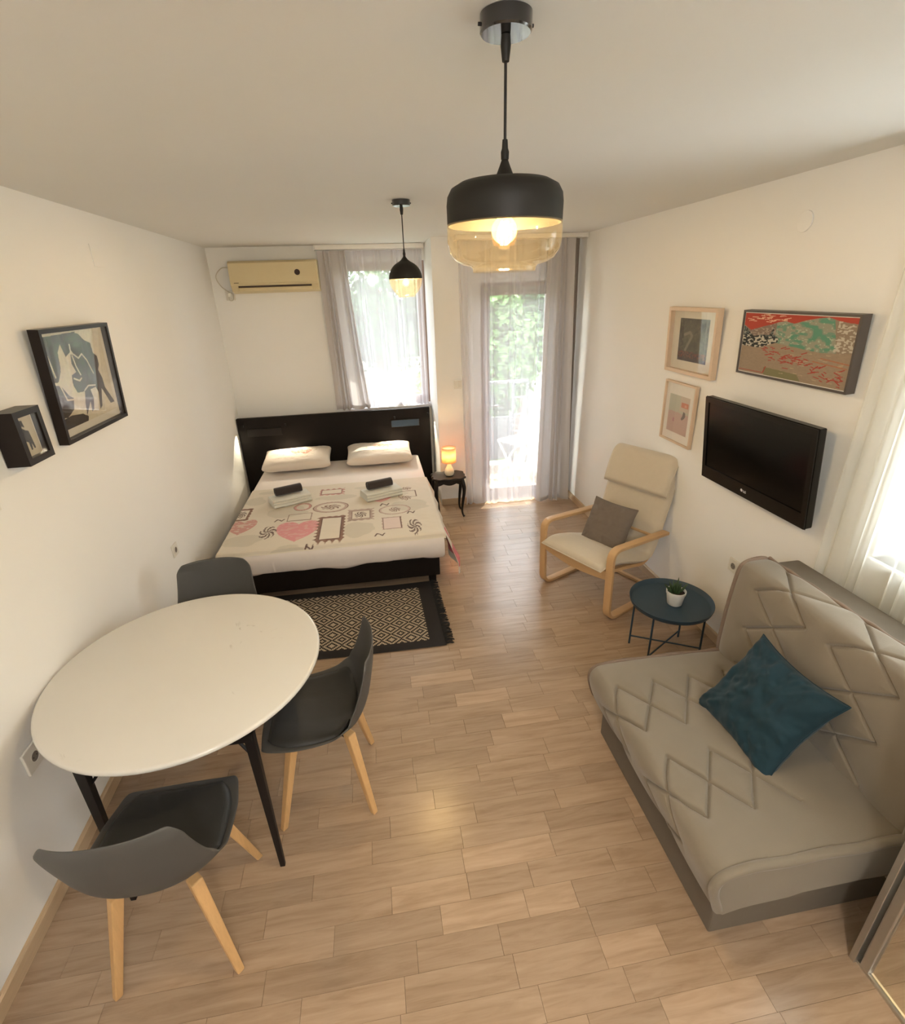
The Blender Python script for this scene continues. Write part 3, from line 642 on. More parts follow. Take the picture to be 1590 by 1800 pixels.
# ------------------------------------------------------------------ pendant lamps
def pendant(label, x, y, prof_black, prof_glass, z_rim, canopy_r, z_neck, bulb_z, bulb_r, energy):
    r = thing('pendant_lamp', label, 'lamp', (x, y, 0))
    obj('canopy', MB().lathe([(0, H-.001), (canopy_r, H-.001), (canopy_r, H-.026), (canopy_r-.003, H-.029), (0, H-.029)], 40), M['gloss'], r, smooth=.6)
    for s_ in (-1, 1): obj('canopy_screw', MB().cyl((s_*canopy_r-.004*(s_ < 0), 0, H-.016), .003, .004, 8, 'x'), M['blacksteel'], r)
    obj('strain_relief', MB().lathe([(0, H-.028), (.0085, H-.030), (.0095, H-.045), (.0065, H-.068), (.0, H-.070)], 16), M['mattblack'], r, smooth=.8)
    obj('cord', MB().tube([(0,0,H-.06), (0,0,z_neck+.02)], .0028, 8), M['black'], r, smooth=1)
    obj('cord_grip', MB().lathe([(0, z_neck+.033), (.005, z_neck+.032), (.006, z_neck+.018), (.008, z_neck+.012), (.0075, z_neck), (0, z_neck)], 16), M['mattblack'], r, smooth=.8)
    ins = [(max(0, a-.0025), b-.002) for a, b in prof_black[::-1]]
    obj('metal_shade', MB().lathe(prof_black + ins, 64), M['mattblack'], r, smooth=.7)
    obj('glass_shade', MB().lathe(prof_glass, 64), M['amber'], r, smooth=.9)
    obj('lamp_holder', MB().lathe([(0, bulb_z+bulb_r+.055), (.017, bulb_z+bulb_r+.055), (.017, bulb_z+bulb_r+.012), (0, bulb_z+bulb_r+.012)], 20), M['mattblack'], r, smooth=.6)
    b = obj('bulb', MB().lathe([(.012, bulb_z+bulb_r+.014), (.013, bulb_z+bulb_r+.002)] + [(bulb_r*math.sin(a), bulb_z+bulb_r*math.cos(a)) for a in np.linspace(.45, math.pi-.01, 16)], 28), M['bulbglass'], r, smooth=1)
    mb = MB()
    for k in range(5):
        a = 2*math.pi*k/5; mb.tube([(.007*math.cos(a), .007*math.sin(a), bulb_z+bulb_r*.62), (.012*math.cos(a), .012*math.sin(a), bulb_z-bulb_r*.35)], .0016, 6)
    obj('filament', mb, M['filament'], b)
    l = light('bulb_light', 'POINT', (0, 0, bulb_z), energy, (1, .85, .69), .016); l.parent = r
    return r
zb = 2.262
pb = [(0, 2.372), (.006, 2.372), (.010, 2.362), (.017, 2.346), (.030, 2.339), (.060, 2.337), (.090, 2.333), (.107, 2.324), (.1145, 2.311), (.1165, 2.296), (.116, zb)]
pg = [(.1155, zb+.004), (.117, zb-.004), (.117, zb-.030), (.113, zb-.048), (.102, zb-.064), (.085, zb-.073), (.070, zb-.076), (.066, zb-.080), (.065, zb-.088)]
pendant('large near pendant lamp, black drum top over wide amber glass bowl', 1.703, 1.15, pb, pg, zb, .047, 2.372, 2.251, .026, 9)
R2 = .092; cz = 2.212
pb = [(0, 2.326), (.006, 2.326), (.010, 2.318), (.020, 2.306), (.034, 2.296)] + [(R2*math.sin(a)*1.0, cz+R2*math.cos(a)*.98) for a in np.linspace(.55, math.pi/2, 10)]
pg = [(R2*math.sin(a), cz+R2*1.06*math.cos(a)) for a in np.linspace(math.pi/2, 2.58, 10)] + [(.048, cz-.088), (.048, cz-.094)]
pendant('small far pendant lamp, round black top over amber glass globe near the bed', 1.640, 3.11, pb, pg, cz, .048, 2.326, 2.192, .020, 9)

# ------------------------------------------------------------------ bed
MT = .475                                                              # mattress top
bed = thing('double_bed', 'black double bed with tall dark headboard and white mattress', 'bed', (0, 0, 0))
obj('headboard', MB().box((-.04, 5.54, .0), (1.99, 5.585, .985)), M['blackwood'], bed, bevel=.003)
for a, b in ((.05, .40), (1.56, 1.87)):
    f = obj('headboard_niche', MB().box((a, 5.530, .79), (b, 5.542, .87)), M['black'], bed, bevel=.002)
obj('niche_glass', MB().box((1.565, 5.5265, .795), (1.865, 5.531, .865)), M['blueglass'], bed)
obj('base', MB().box((.27, 3.47, .09), (1.795, 5.53, .29)), M['blackwood'], bed, bevel=.006)
for x in (.36, 1.74):
    for y in (3.56, 5.40): obj('leg', MB().prism((x, y, 0), (x, y, .092), .055, .055, .06, .06), M['blackwood'], bed)
P, _ = lerp_profile([(3.42, .285), (3.395, .32), (3.39, .43), (3.42, .470), (3.60, MT), (4.4, MT), (5.3, MT), (5.50, .470), (5.53, .42), (5.53, .29)], 60)
xs = np.r_[.195, .20, .215, .24, np.linspace(.30, 1.74, 30), 1.785, 1.81, 1.825, 1.83]
G = np.zeros((len(xs), 60, 3)); c = P.mean(0)
for j, x in enumerate(xs):
    e = min(x-.195, 1.83-x); k = 1 - .06*math.exp(-e/.012) if e < .05 else 1
    G[j, :, 0] = x; G[j, :, 1] = P[:, 0]; G[j, :, 2] = .285 + (P[:, 1]-.285)*k
mb = MB().grid(G, 60, len(xs)); mb.f.append(tuple(range(60))[::-1]); mb.f.append(tuple((len(xs)-1)*60+i for i in range(60)))
obj('mattress', mb, M['sheet'], bed, smooth=1.0)
# wavy lower hem of the sheet over the black base
x = np.linspace(.20, 1.825, 120); hemz = .262 - .012*np.sin(x*7+.4) - .008*np.sin(x*19); G = np.zeros((3, 120, 3))
for j, (yy, zz) in enumerate(((3.388, .40), (3.386, .31), (3.455, None))):
    G[j, :, 0] = x; G[j, :, 1] = yy; G[j, :, 2] = hemz if zz is None else zz
obj('fitted_sheet', MB().grid(G, 120, 3), M['sheet'], bed, smooth=1.2)
# light strips behind both ends of the headboard and under the niches
for nm, lx, dr, en in (('left', .03, (-.30, -.55, -1), 5), ('right', 1.965, (.30, -.55, -1), 5)):
    h = obj('reading_spotlight', MB().cyl((lx, 5.50, .905), .012, .03, 14), M['blacksteel'], bed)
    l = light('spotlight_beam', 'SPOT', (lx, 5.50, .90), en, (1, .86, .60), .008, direction=dr, spot_size=.95, spot_blend=.25); l.parent = bed
for lx in (.45, 1.60):
    obj('reading_spotlight', MB().cyl((lx, 5.505, .885), .012, .03, 14), M['blacksteel'], bed)
    l = light('spotlight_beam', 'SPOT', (lx, 5.50, .88), 4, (1, .84, .62), .01, direction=(.05, -.75, -1), spot_size=1.9, spot_blend=.5); l.parent = bed

# printed coverlet
def cover_colors(X, Y, S_):
    C = np.ones(X.shape+(3,))*lin((214, 205, 190)); base = lin((214, 205, 190))
    brown = lin((128, 98, 86)); dkb = lin((104, 84, 78)); pink = lin((212, 148, 150)); rose = lin((196, 148, 140)); grey = lin((184, 178, 162)); ltb = lin((186, 164, 152))
    n = S_['n']; n2 = S_['n2']
    def blob(cx, cy, rx, ry, col, k=.5):
        d = ((X-cx)/rx)**2+((Y-cy)/ry)**2; m = (d + (n-.5)*.9) < 1; C[m] = C[m]*(1-k)+col*k
    for a in ((.60,4.10,.16,.12),(.35,3.60,.16,.09),(1.18,3.62,.14,.14),(1.0,4.34,.18,.06),(1.62,4.02,.16,.12),(.28,4.40,.10,.10),(1.50,4.28,.12,.09),(.48,4.60,.2,.05),(1.30,4.52,.15,.06),(.70,3.40,.12,.05)):
        blob(*a, grey, .45)
    def frame(x0, y0, x1, y1, t, col, wav=.006, fill=None):
        wv = wav*np.sin(X*120)+wav*np.sin(Y*110)
        o = (X > x0-wv) & (X < x1+wv) & (Y > y0-wv) & (Y < y1+wv); i = (X > x0+t) & (X < x1-t) & (Y > y0+t*1.2) & (Y < y1-t*1.2)
        m = o & ~i; C[m] = col*(.8+.5*n2[m][:, None]); ed = o & ~i & ((X-x0-t > -.006) & (X-x1+t < .006) & (Y-y0-t*1.2 > -.006) & (Y-y1+t*1.2 < .006)); C[ed] = brown*.7
        if fill is not None: C[i] = fill
    def ring(cx, cy, rx, ry, t, col):
        d = np.hypot((X-cx)/rx, (Y-cy)/ry); m = (abs(d-1) < t); C[m] = col; m = (abs(d-1-t*1.2) < t*.3); C[m] = brown
    def flower(cx, cy, rx, ry, col):
        d = ((X-cx)/rx)**2+((Y-cy)/ry)**2; a = np.arctan2((Y-cy)/ry, (X-cx)/rx)
        m = (d < 1) & (np.sin(a*7+d*7)+np.sin(X*260)*np.cos(Y*240) > .35-.6*(1-d)); C[m] = col
    def heart(cx, cy, s, sy, col, lace=.25):
        u = (X-cx)/s; v = (Y-cy)/sy; m = (u*u+v*v-.62)**3 - u*u*v*v*v*1.6 < 0; C[m] = col; m2 = m & (n2 > .62); C[m2] = col*(1-lace)+base*lace
    heart(.725, 3.655, .17, .20, pink); heart(.275, 3.83, .115, .15, rose, .6); heart(1.38, 4.20, .10, .09, pink)
    frame(.870, 3.455, 1.09, 3.925, .035, brown, .007, base*1.02); frame(1.11, 3.79, 1.31, 4.01, .030, ltb*.8, .005, base); flower(1.21, 3.90, .05, .06, dkb)
    frame(1.378, 3.565, 1.532, 3.795, .010, ltb, .001, lin((216, 198, 190))); frame(.617, 3.885, .813, 4.035, .010, ltb, .003); frame(.835, 4.42, 1.05, 4.57, .020, rose*.85, .006, base)
    frame(.15, 3.99, .30, 4.245, .026, brown, .004, base); flower(.225, 4.12, .04, .07, dkb)
    frame(1.54, 4.20, 1.70, 4.36, .007, ltb, .002)
    ring(.955, 4.12, .13, .10, .10, ltb); flower(.955, 4.12, .085, .055, brown); ring(1.49, 3.945, .12, .09, .07, ltb*1.1); flower(1.49, 3.945, .05, .05, brown); ring(.715, 4.18, .062, .07, .14, rose)
    flower(1.625, 3.58, .055, .14, dkb); flower(.503, 3.71, .065, .115, dkb); flower(1.60, 4.18, .05, .05, brown); flower(1.62, 4.42, .05, .04, brown)
    for cx, cy, s in ((.56, 3.93, .035), (1.41, 4.075, .036), (1.355, 3.485, .036), (.84, 3.42, .03), (1.62, 3.86, .03)):
        m = segs_mask(X, Y, [(cx-s, cy-.02, cx-s*.6, cy+.02), (cx-s*.6, cy+.02, cx, cy+.005), (cx, cy+.005, cx+s*.5, cy-.02), (cx+s*.5, cy-.02, cx+s, cy+.015)], .006); C[m] = dkb
    return C
nu, nv = 420, 300
us = np.linspace(.15, 1.83+.36, nu); vs_ = np.linspace(3.40, 4.70, nv)
U, V = np.meshgrid(us, vs_); X = U.copy(); Z = np.full_like(U, MT+.004); Y = V.copy()
wob = .003*value_noise(nv, nu, 14, 30)+.002*value_noise(nv, nu, 40, 31); Z += wob
edge = .20-U; m = edge > 0; Z[m] -= edge[m]*.9; X[m] = .20-edge[m]*.35
over = U-1.822; m = over > 0; drop = np.minimum(over, .36)
kdrop = np.interp(V, [3.40, 3.75, 4.2, 4.7], [1.0, .75, .55, .5])
X[m] = 1.822+.018+ (.018*np.sin(V[m]*22)+.03+.05*np.clip((3.9-V[m])/.5, 0, 1))*np.minimum(1.3, drop[m]/.2); Z[m] = MT+.002 - drop[m]*kdrop[m]
Y -= np.where(m, drop*.05, 0)
foot = 3.44-V; m2 = foot > 0; Z[m2] -= foot[m2]*.75*(U[m2] < 1.83)+0; Y[m2] = 3.405-.012+(V[m2]-3.40)*.3
P = np.stack([X, Y, Z], -1); st = {'n': value_noise(nv, nu, 26, 33), 'n2': value_noise(nv, nu, 90, 34)}
C = cover_colors(U, V, st); hm = (U > 1.95) & (U < 2.12) & (V < 3.75); C[hm] = lin((206, 120, 124))*(.85+.3*st['n2'][hm][:, None]); C[(U > 2.165)] = lin((224, 214, 200)); C[V < 3.412] = lin((224, 216, 200))
cv = obj('coverlet', MB().grid(P, nu, nv), M['paint'], None, smooth=3.2, colors=C); tag(cv, 'printed cotton coverlet with pink hearts and vintage frames on the bed', 'blanket')

def pillow_mesh(w, d, h, nx=48, ny=36, seed=0, wr=.004, p=2.6, pinch=.05, pw=.42):
    u = np.linspace(-1, 1, nx); v = np.linspace(-1, 1, ny); U, V = np.meshgrid(u, v)
    t = ((1-abs(U)**p).clip(0)*(1-abs(V)**p).clip(0))**pw
    n = (value_noise(ny, nx, 7, seed)-.5)*2*wr + (value_noise(ny, nx, 18, seed+1)-.5)*wr
    X = U*w/2*(1-pinch*(1-V*V)); Y = V*d/2*(1-pinch*(1-U*U))
    top = np.stack([X, Y, h/2*t+n*np.minimum(1, t*2)+.002], -1); bot = np.stack([X, Y, -h/2*t+n*.5*np.minimum(1, t*2)-.002], -1)
    mb = MB().grid(top, nx, ny); b = MB().grid(bot, nx, ny); b.f = [f[::-1] for f in b.f]; k = len(mb.v); mb.v += b.v; mb.f += [tuple(i+k for i in f) for f in b.f]
    ring = [i for i in range(nx)] + [j*nx+nx-1 for j in range(1, ny)] + [(ny-1)*nx+i for i in range(nx-2, -1, -1)] + [j*nx for j in range(ny-2, 0, -1)]
    for a, c in zip(ring, ring[1:]+ring[:1]): mb.f.append((c, a, a+k, c+k))
    return mb, U, V
def bed_pillow(label, x, y, z, rz, tilt, seed):
    nx, ny = 150, 110; mb, U, V = pillow_mesh(.68, .43, .125, nx, ny, seed, .005, 5.0, .03, .30)
    C = np.ones(U.shape+(3,))*lin((222, 212, 200)); n = value_noise(ny, nx, 30, seed+5); n2 = value_noise(ny, nx, 60, seed+6)
    for cx, cy, s in ((-.02, .15, .2), (.26, .05, .2)):
        a = (U-cx)/s; b = (V-cy)/(s*1.5); m = ((a*a+b*b-.6)**3-a*a*b*b*b*1.5 < 0) & (n2 > .30); C[m] = lin((200, 148, 130))
    m = (abs(V-.0) < .55) & (abs(U) < .6) & (n > .74); C[m] = lin((196, 190, 168))
    C2 = np.ones(U.shape+(3,))*lin((222, 212, 200)); col = np.concatenate([C.reshape(-1, 3), C2.reshape(-1, 3)])
    o = obj('pillow', mb, M['paint'], None, smooth=3.2, colors=col); o.location = (x, y, z); o.rotation_euler = (tilt, 0, rz)
    return tag(o, label, 'pillow')
bed_pillow('left bed pillow in a white case printed with pale hearts', .555, 5.325, .578, .03, .10, 41)
bed_pillow('right bed pillow in a white case printed with pale hearts', 1.405, 5.315, .578, .0, .10, 47)

def towel_set(x, y, rz, l1, l2, seed):
    r = thing('folded_towel', l1, 'towel', (x, y, MT+.0085), rz)
    def fold(y0, w, zc, th):
        # long flat fold, rounded edges at both long sides
        prof = [(y0, zc-th/2)] + [(y0+w+th/2*math.cos(a), zc+th/2*math.sin(a)) for a in np.linspace(-math.pi/2, math.pi/2, 7)] + [(y0, zc+th/2)] + [(y0-th/2*math.cos(a), zc+th/2*math.sin(a)) for a in np.linspace(math.pi/2, -math.pi/2, 7)][1:-1]
        n = len(prof); xs = np.linspace(-.165, .165, 12); mb = MB()
        mb.add([(x_+.0*z, y_, z+.002*math.sin(x_*30+y_*20+seed)) for x_ in xs for y_, z in prof], [(i*n+k, i*n+(k+1) % n, (i+1)*n+(k+1) % n, (i+1)*n+k) for i in range(11) for k in range(n)] + [tuple(range(n))[::-1], tuple(11*n+k for k in range(n))])
        return mb
    obj('lower_fold', fold(-.085, .17, .013, .024), M['towel'], r, smooth=1.2); obj('middle_fold', fold(-.082, .160, .036, .022), M['towel'], r, smooth=1.2); obj('upper_fold', fold(-.078, .145, .056, .020), M['towel'], r, smooth=1.2)
    q = thing('rolled_towel', l2, 'towel', (x-.01, y+.025, MT+.0085+.066+.038), rz)
    R = .040; pts = []
    t = np.linspace(0, 5.2*math.pi, 90); rad = .007+(R-.007)*t/t[-1]; xs = (-.115, -.108, .108, .115); mb = MB(); n = len(t)
    for xx, k in ((-.115, .97), (-.105, 1), (.105, 1), (.115, .97)): mb.add([(xx, rad[i]*k*math.cos(t[i]), rad[i]*k*math.sin(t[i])) for i in range(n)], [])
    for j in range(3): mb.f += [(j*n+i, j*n+i+1, (j+1)*n+i+1, (j+1)*n+i) for i in range(n-1)]
    obj('roll', mb, M['darktowel'], q, smooth=1.2, solid=.006)
    obj('core', MB().cyl((-.110, 0, 0), R*.86, .22, 20, 'x'), M['darktowel'], q, smooth=.8)
towel_set(.595, 4.33, .42, 'pale folded towel on the left side of the bed under a dark roll', 'dark brown rolled towel on the left folded towel', 1)
towel_set(1.39, 4.29, .36, 'pale folded towel on the right side of the bed under a dark roll', 'dark brown rolled towel on the right folded towel', 2)

# ------------------------------------------------------------------ nightstand + lamp
ns = thing('nightstand', 'small black nightstand with curved legs right of the bed', 'nightstand', (2.075, 4.84, 0))
th = np.linspace(0, 2*math.pi, 80, endpoint=False); pts = []
for a in th:
    c_, s_ = math.cos(a), math.sin(a); k = 1/max(abs(c_), abs(s_)); ex, ey = c_*k, s_*k
    w = .165+.008*math.cos(3*math.pi*ey) ; d = .13+.008*math.cos(3*math.pi*ex); f = (abs(c_)**6+abs(s_)**6)**(-1/6)
    pts.append((w*c_*f, d*s_*f))
n = len(pts); mb = MB()
for z, k in ((.408, .94), (.413, 1.0), (.424, 1.0), (.430, .975)): mb.add([(x*k, y*k, z) for x, y in pts], [])
mb.f += [(j*n+i, j*n+(i+1) % n, (j+1)*n+(i+1) % n, (j+1)*n+i) for j in range(3) for i in range(n)] + [tuple(range(n))[::-1], tuple(3*n+i for i in range(n))]
obj('top', mb, M['black'], ns, smooth=.9)
mb = MB()
for (p, q, ax) in (((-.13, -.105), (.13, -.105), 0), ((-.13, .105), (.13, .105), 0), ((-.135, -.10), (-.135, .10), 1), ((.135, -.10), (.135, .10), 1)):
    N = 16; top, bot = [], []
    for i in range(N+1):
        t = i/N; x = p[0]+(q[0]-p[0])*t; y = p[1]+(q[1]-p[1])*t; zz = .365 - .018*abs(math.cos(2*math.pi*t)) + .018
        dx, dy = (0, .007) if ax == 0 else (.007, 0)
        top += [(x-dx, y-dy, .41), (x+dx, y+dy, .41)]; bot += [(x-dx, y-dy, zz-.01), (x+dx, y+dy, zz-.01)]
    k = 2*(N+1); fs = []
    for i in range(N): a = 2*i; fs += [(a, a+2, k+a+2, k+a), (a+1, k+a+1, k+a+3, a+3), (k+a, k+a+2, k+a+3, k+a+1)]
    mb.add(top+bot, fs)
obj('apron', mb, M['black'], ns)
for sx in (-1, 1):
    for sy in (-1, 1):
        path = [(sx*.125, sy*.095, .41), (sx*.140, sy*.108, .34), (sx*.142, sy*.110, .27), (sx*.128, sy*.098, .16), (sx*.120, sy*.090, .07), (sx*.128, sy*.098, .02), (sx*.140, sy*.108, .004)]
        P_ = smooth_path(path, 5); obj('leg', MB().tube(P_, list(np.interp(np.linspace(0, 1, len(P_)), [0, .2, .35, .7, .88, .95, 1], [.020, .021, .017, .010, .009, .014, .012])), 10), M['black'], ns, smooth=1)
lamp = thing('table_lamp', 'small lit table lamp with pink drum shade on the nightstand', 'lamp', (2.087, 4.83, .431))
obj('base', MB().lathe([(0, 0), (.036, 0), (.042, .008), (.050, .030), (.048, .052), (.034, .080), (.022, .105), (.016, .135), (.012, .150), (0, .150)], 32), M['lampbase'], lamp, smooth=.9)
obj('foot', MB().lathe([(0, 0), (.040, 0), (.042, .006), (0, .006)], 32), M['black'], lamp)
obj('lamp_shade', MB().lathe([(.070, .140), (.070, .290)], 48), M['shade'], lamp, smooth=3, solid=.0015)
obj('bulb', MB().lathe([(.012, .15)]+[(.024*math.sin(a), .20-.024*math.cos(a)) for a in np.linspace(.5, 3.14, 12)], 20), M['bulbglass'], lamp, smooth=2)
l = light('lamp_light', 'POINT', (0, 0, .215), 1.2, (1, .72, .46), .02); l.parent = lamp

# ------------------------------------------------------------------ rug
rug = thing('woven_rug', 'black and cream diamond patterned rug with fringe at the foot of the bed', 'rug', (0, 0, 0))
cw = .0125; nx_, ny_ = 150, 96; RX0, RX1 = .30, 1.715; RYn, RYf = 2.715, 3.54
ci = np.arange(nx_); cj = np.arange(ny_)
def rugcell(i, j):
    a, b = 14, 14; u = (i % a) - 7; v = (j % b) - 7; d = abs(u)+abs(v)
    if i > 138 or j < 9 or j > 86: return 0
    return 1 if d in (0, 1, 4, 5) or (d > 7 and d not in (10, 11)) else 0
N1, N2 = 101, 67; V_, F_, Cc = [], [], []
dkc, ltc = lin((34, 30, 30)), lin((176, 160, 140))
for j in range(ny_):
    for i in range(nx_):
        x0 = RX0+(RX1-RX0)*i/nx_; x1 = RX0+(RX1-RX0)*(i+1)/nx_; y0 = RYn+(RYf-RYn)*j/ny_; y1 = RYn+(RYf-RYn)*(j+1)/ny_
        def zz(x, y): return .006+.0015*math.sin(x*9+y*5)
        def sk(x, y): return (x+.02*(RYf-y), y+ .012*math.sin(x*3))
        k = len(V_); lt_ = rugcell(i, j)
        for (x, y) in ((x0, y0), (x1, y0), (x1, y1), (x0, y1)): a, b = sk(x, y); V_.append((a, b, zz(x, y))); Cc.append(ltc if lt_ else dkc)
        F_.append((k, k+1, k+2, k+3))
mb = MB(); mb.v = V_; mb.f = F_; obj('woven_mat', mb, M['rug'], rug, colors=np.array(Cc))
n = 60; mb = MB(); xl = np.linspace(RX0, RX1, n)
obj('mat_underside', MB().box((RX0+.01, RYn+.012, .001), (RX1-.002, RYf-.012, .0035)), M['fringe'], rug)
rn = random.Random(3); mb = MB()
for i in range(110):
    y = RYn+.004+(RYf-RYn-.008)*i/109; x = RX1+.02*(RYf-y)-.004; dx = rn.uniform(.045, .065); dy = rn.uniform(-.014, .014)
    mb.tube([(x, y, .007), (x+dx*.5, y+dy*.3, .011), (x+dx, y+dy, .005)], .0032, 5)
f = obj('fringe', mb, M['fringe'], rug); f['kind'] = 'stuff'

# ------------------------------------------------------------------ dining table
tb = thing('dining_table', 'round white marbled dining table with black steel legs', 'table', (.543, 1.856, 0))
mb = MB().lathe([(0, .724), (.50, .724), (.524, .727), (.532, .735), (.5325, .743), (.529, .749), (.522, .7515), (0, .7515)], 96)
tt = obj('table_top', mb, None or M['white_table'], tb, smooth=.8)
for (x, y) in ((-.238, -.445), (.322, -.415), (-.238, .43), (.322, .43)):
    sx = 1 if x > 0 else -1
    lg_ = obj('leg', MB().prism((x, y, 0), (x*.98, y*.97, .724), .020, .016, .036, .030), M['blacksteel'], tb, bevel=.002)
    obj('brace', MB().tube([(x*.985, y*.98, .60), (x*.985 - sx*.10, y*.86, .72)], .006, 6), M['blacksteel'], lg_)
obj('under_frame', MB().box((-.25, -.43, .700), (.33, -.40, .724)).box((-.25, .40, .700), (.33, .43, .724)).box((-.25, -.40, .700), (-.22, .40, .724)).box((.30, -.40, .700), (.33, .40, .724)), M['blacksteel'], tb)

# ------------------------------------------------------------------ dining chairs
def make_chair(label, loc, rz):
    r = thing('dining_chair', label, 'chair', loc, rz, None)
    nv_, nu_ = 34, 31
    prof = [(.235, .435), (.215, .452), (.10, .440), (-.02, .430), (-.12, .438), (-.185, .475), (-.222, .545), (-.245, .640), (-.262, .740), (-.268, .815)]
    C_, t = lerp_profile(prof, nv_); s = np.linspace(0, 1, nv_)
    hw = np.interp(s, [0, .05, .2, .45, .58, .7, .85, .95, 1], [.165, .200, .225, .232, .225, .208, .198, .192, .160])
    rise = np.interp(s, [0, .1, .3, .5, .62, .8, 1], [.004, .012, .045, .085, .050, .010, -.006])        # lift of side edges (z)
    fwd = np.interp(s, [0, .4, .5, .62, .8, 1], [0, .0, .03, .065, .055, .035])                        # forward wrap of side edges (y)
    P = np.zeros((nv_, nu_, 3)); u = np.linspace(-1, 1, nu_)
    for j in range(nv_):
        e = abs(u)**2.4; P[j, :, 0] = u*hw[j]; P[j, :, 1] = C_[j, 0] + fwd[j]*e; P[j, :, 2] = C_[j, 1] + rise[j]*e
        if j == 0: P[j, :, 1] -= .025*abs(u)**3
    mb = MB().grid(P, nu_, nv_)
    sh = obj('seat_shell', mb, M['shell'], r, smooth=3, solid=.007, subsurf=1)
    # cushion lying in the bowl
    cs, ncu, ncv = None, 26, 24; Q = np.zeros((ncv, ncu, 3)); uu = np.linspace(-1, 1, ncu); 
    D = np.linspace(.06, .535, ncv)
    for j in range(ncv):
        y_ = np.interp(D[j], s, C_[:, 0]); z_ = np.interp(D[j], s, C_[:, 1]); w_ = np.interp(D[j], s, hw)*.90; ri = np.interp(D[j], s, rise)
        v_ = -1+2*j/(ncv-1); ww = w_*(1-.22*abs(v_)**5); e = abs(uu*.9)**2.4; Q[j, :, 0] = uu*ww; Q[j, :, 1] = y_ + np.interp(D[j], s, fwd)*e; bulge = ((1-abs(uu)**6)*(1-abs(v_)**8)).clip(0)**.5
        seam = sum(np.exp(-((uu-c0)/.03)**2) for c0 in (-.33, .33))*.003
        Q[j, :, 2] = z_ + ri*e + .006 + .026*bulge - seam*bulge
    mb = MB().grid(Q, ncu, ncv); k = len(mb.v)
    B = Q.copy(); 
    for j in range(ncv):
        e = abs(uu*.9)**2.4; B[j, :, 2] = np.interp(D[j], s, C_[:, 1]) + np.interp(D[j], s, rise)*e + .004
    b2 = MB().grid(B, ncu, ncv); mb.v += b2.v; mb.f += [tuple(i+k for i in f)[::-1] for f in b2.f]
    ring = [i for i in range(ncu)] + [j*ncu+ncu-1 for j in range(1, ncv)] + [(ncv-1)*ncu+i for i in range(ncu-2, -1, -1)] + [j*ncu for j in range(ncv-2, 0, -1)]
    for a, c in zip(ring, ring[1:]+ring[:1]): mb.f.append((c, a, a+k, c+k))
    mb.f = [f[::-1] for f in mb.f]
    obj('seat_cushion', mb, M['pad'], r, smooth=1.2)
    for sx in (-1, 1):
        for sy in (-1, 1):
            obj('leg', MB().prism((sx*.196, sy*.196-.0, 0), (sx*.118, sy*.118-.01, .415), .026, .026, .040, .040, math.pi/4), M['beech'], r, bevel=.005)
    mb = MB().ribbon([(-.135, -.14, .385), (.135, .12, .385)], (0, 0, 1), .022, .008).ribbon([(-.135, .12, .385), (.135, -.14, .385)], (0, 0, 1), .022, .008)
    obj('cross_brace', mb, M['blacksteel'], r)
    obj('mounting_plate', MB().box((-.09, -.10, .392), (.09, .08, .424)), M['mattblack'], r, bevel=.004)
    return r
ch = make_chair('grey dining chair nearest the camera, seen from behind', (.568, 1.293, 0), .02)
dup(ch, (1.040, 1.800, 0), math.pi/2+.02, 'grey dining chair on the right side of the round table')
dup(ch, (.455, 2.420, 0), math.pi+.06, 'grey dining chair behind the round table, only its back visible')

# ------------------------------------------------------------------ armchair (local: x right, y back, z up; front feet at y = 0)
ar = thing('armchair', 'cream cushioned armchair with bent birch frame in front of right wall', 'armchair', (2.712, 3.035, 0), -1.117)
def rounded(pts, r, n=6):
    out = []
    for i, p in enumerate(pts):
        p = Vector(p)
        if i in (0, len(pts)-1): out.append(p); continue
        a = (Vector(pts[i-1])-p).normalized(); b = (Vector(pts[i+1])-p).normalized(); A = p+a*r; B = p+b*r
        for k in range(n+1): t = k/n; out.append(A*(1-t)**2+p*2*t*(1-t)+B*t*t)
    return out
for sx in (-1, 1):
    x = sx*.312
    pth = rounded([(x, .60, .505), (x, .00, .548), (x, .015, .012), (x, .66, .012)], .085, 8)
    sf = obj('side_frame', MB().ribbon(pth, (1, 0, 0), .055, .022), M['bentwood'], ar, bevel=.002, smooth=.6)
    rl = rounded([(sx*.235, .0, .345), (sx*.235, .30, .30), (sx*.235, .52, .255), (sx*.235, .62, .50), (sx*.235, .78, .98)], .10, 7)
    obj('seat_rail', MB().ribbon(rl, (1, 0, 0), .030, .024), M['bentwood'], ar, smooth=.6)
mb = MB()
N = 14; top, bot = [], []
for i in range(N+1):
    t = i/N; x = -.286+.572*t; sag = .030*math.sin(math.pi*t)
    top.append((x, .012, .385-sag)); bot.append((x, .012, .318-sag))
vs = [(x, y-.011, z) for x, y, z in top] + [(x, y-.011, z) for x, y, z in bot] + [(x, y+.011, z) for x, y, z in top] + [(x, y+.011, z) for x, y, z in bot]; m_ = N+1; fs = []
for i in range(N): fs += [(m_+i, m_+i+1, i+1, i), (2*m_+i, 2*m_+i+1, 3*m_+i+1, 3*m_+i), (i, i+1, 2*m_+i+1, 2*m_+i), (m_+i, 3*m_+i, 3*m_+i+1, m_+i+1)]
obj('front_rail', MB().add(vs, fs), M['bentwood'], ar)
obj('rear_stretcher', MB().tube([(-.29, .54, .47), (.29, .54, .47)], .011, 10), M['bentwood'], ar)
obj('floor_stretcher', MB().box((-.29, .60, .004), (.29, .63, .022)), M['bentwood'], ar)
obj('top_rail', MB().box((-.25, .755, .90), (.25, .785, .94)), M['bentwood'], ar)
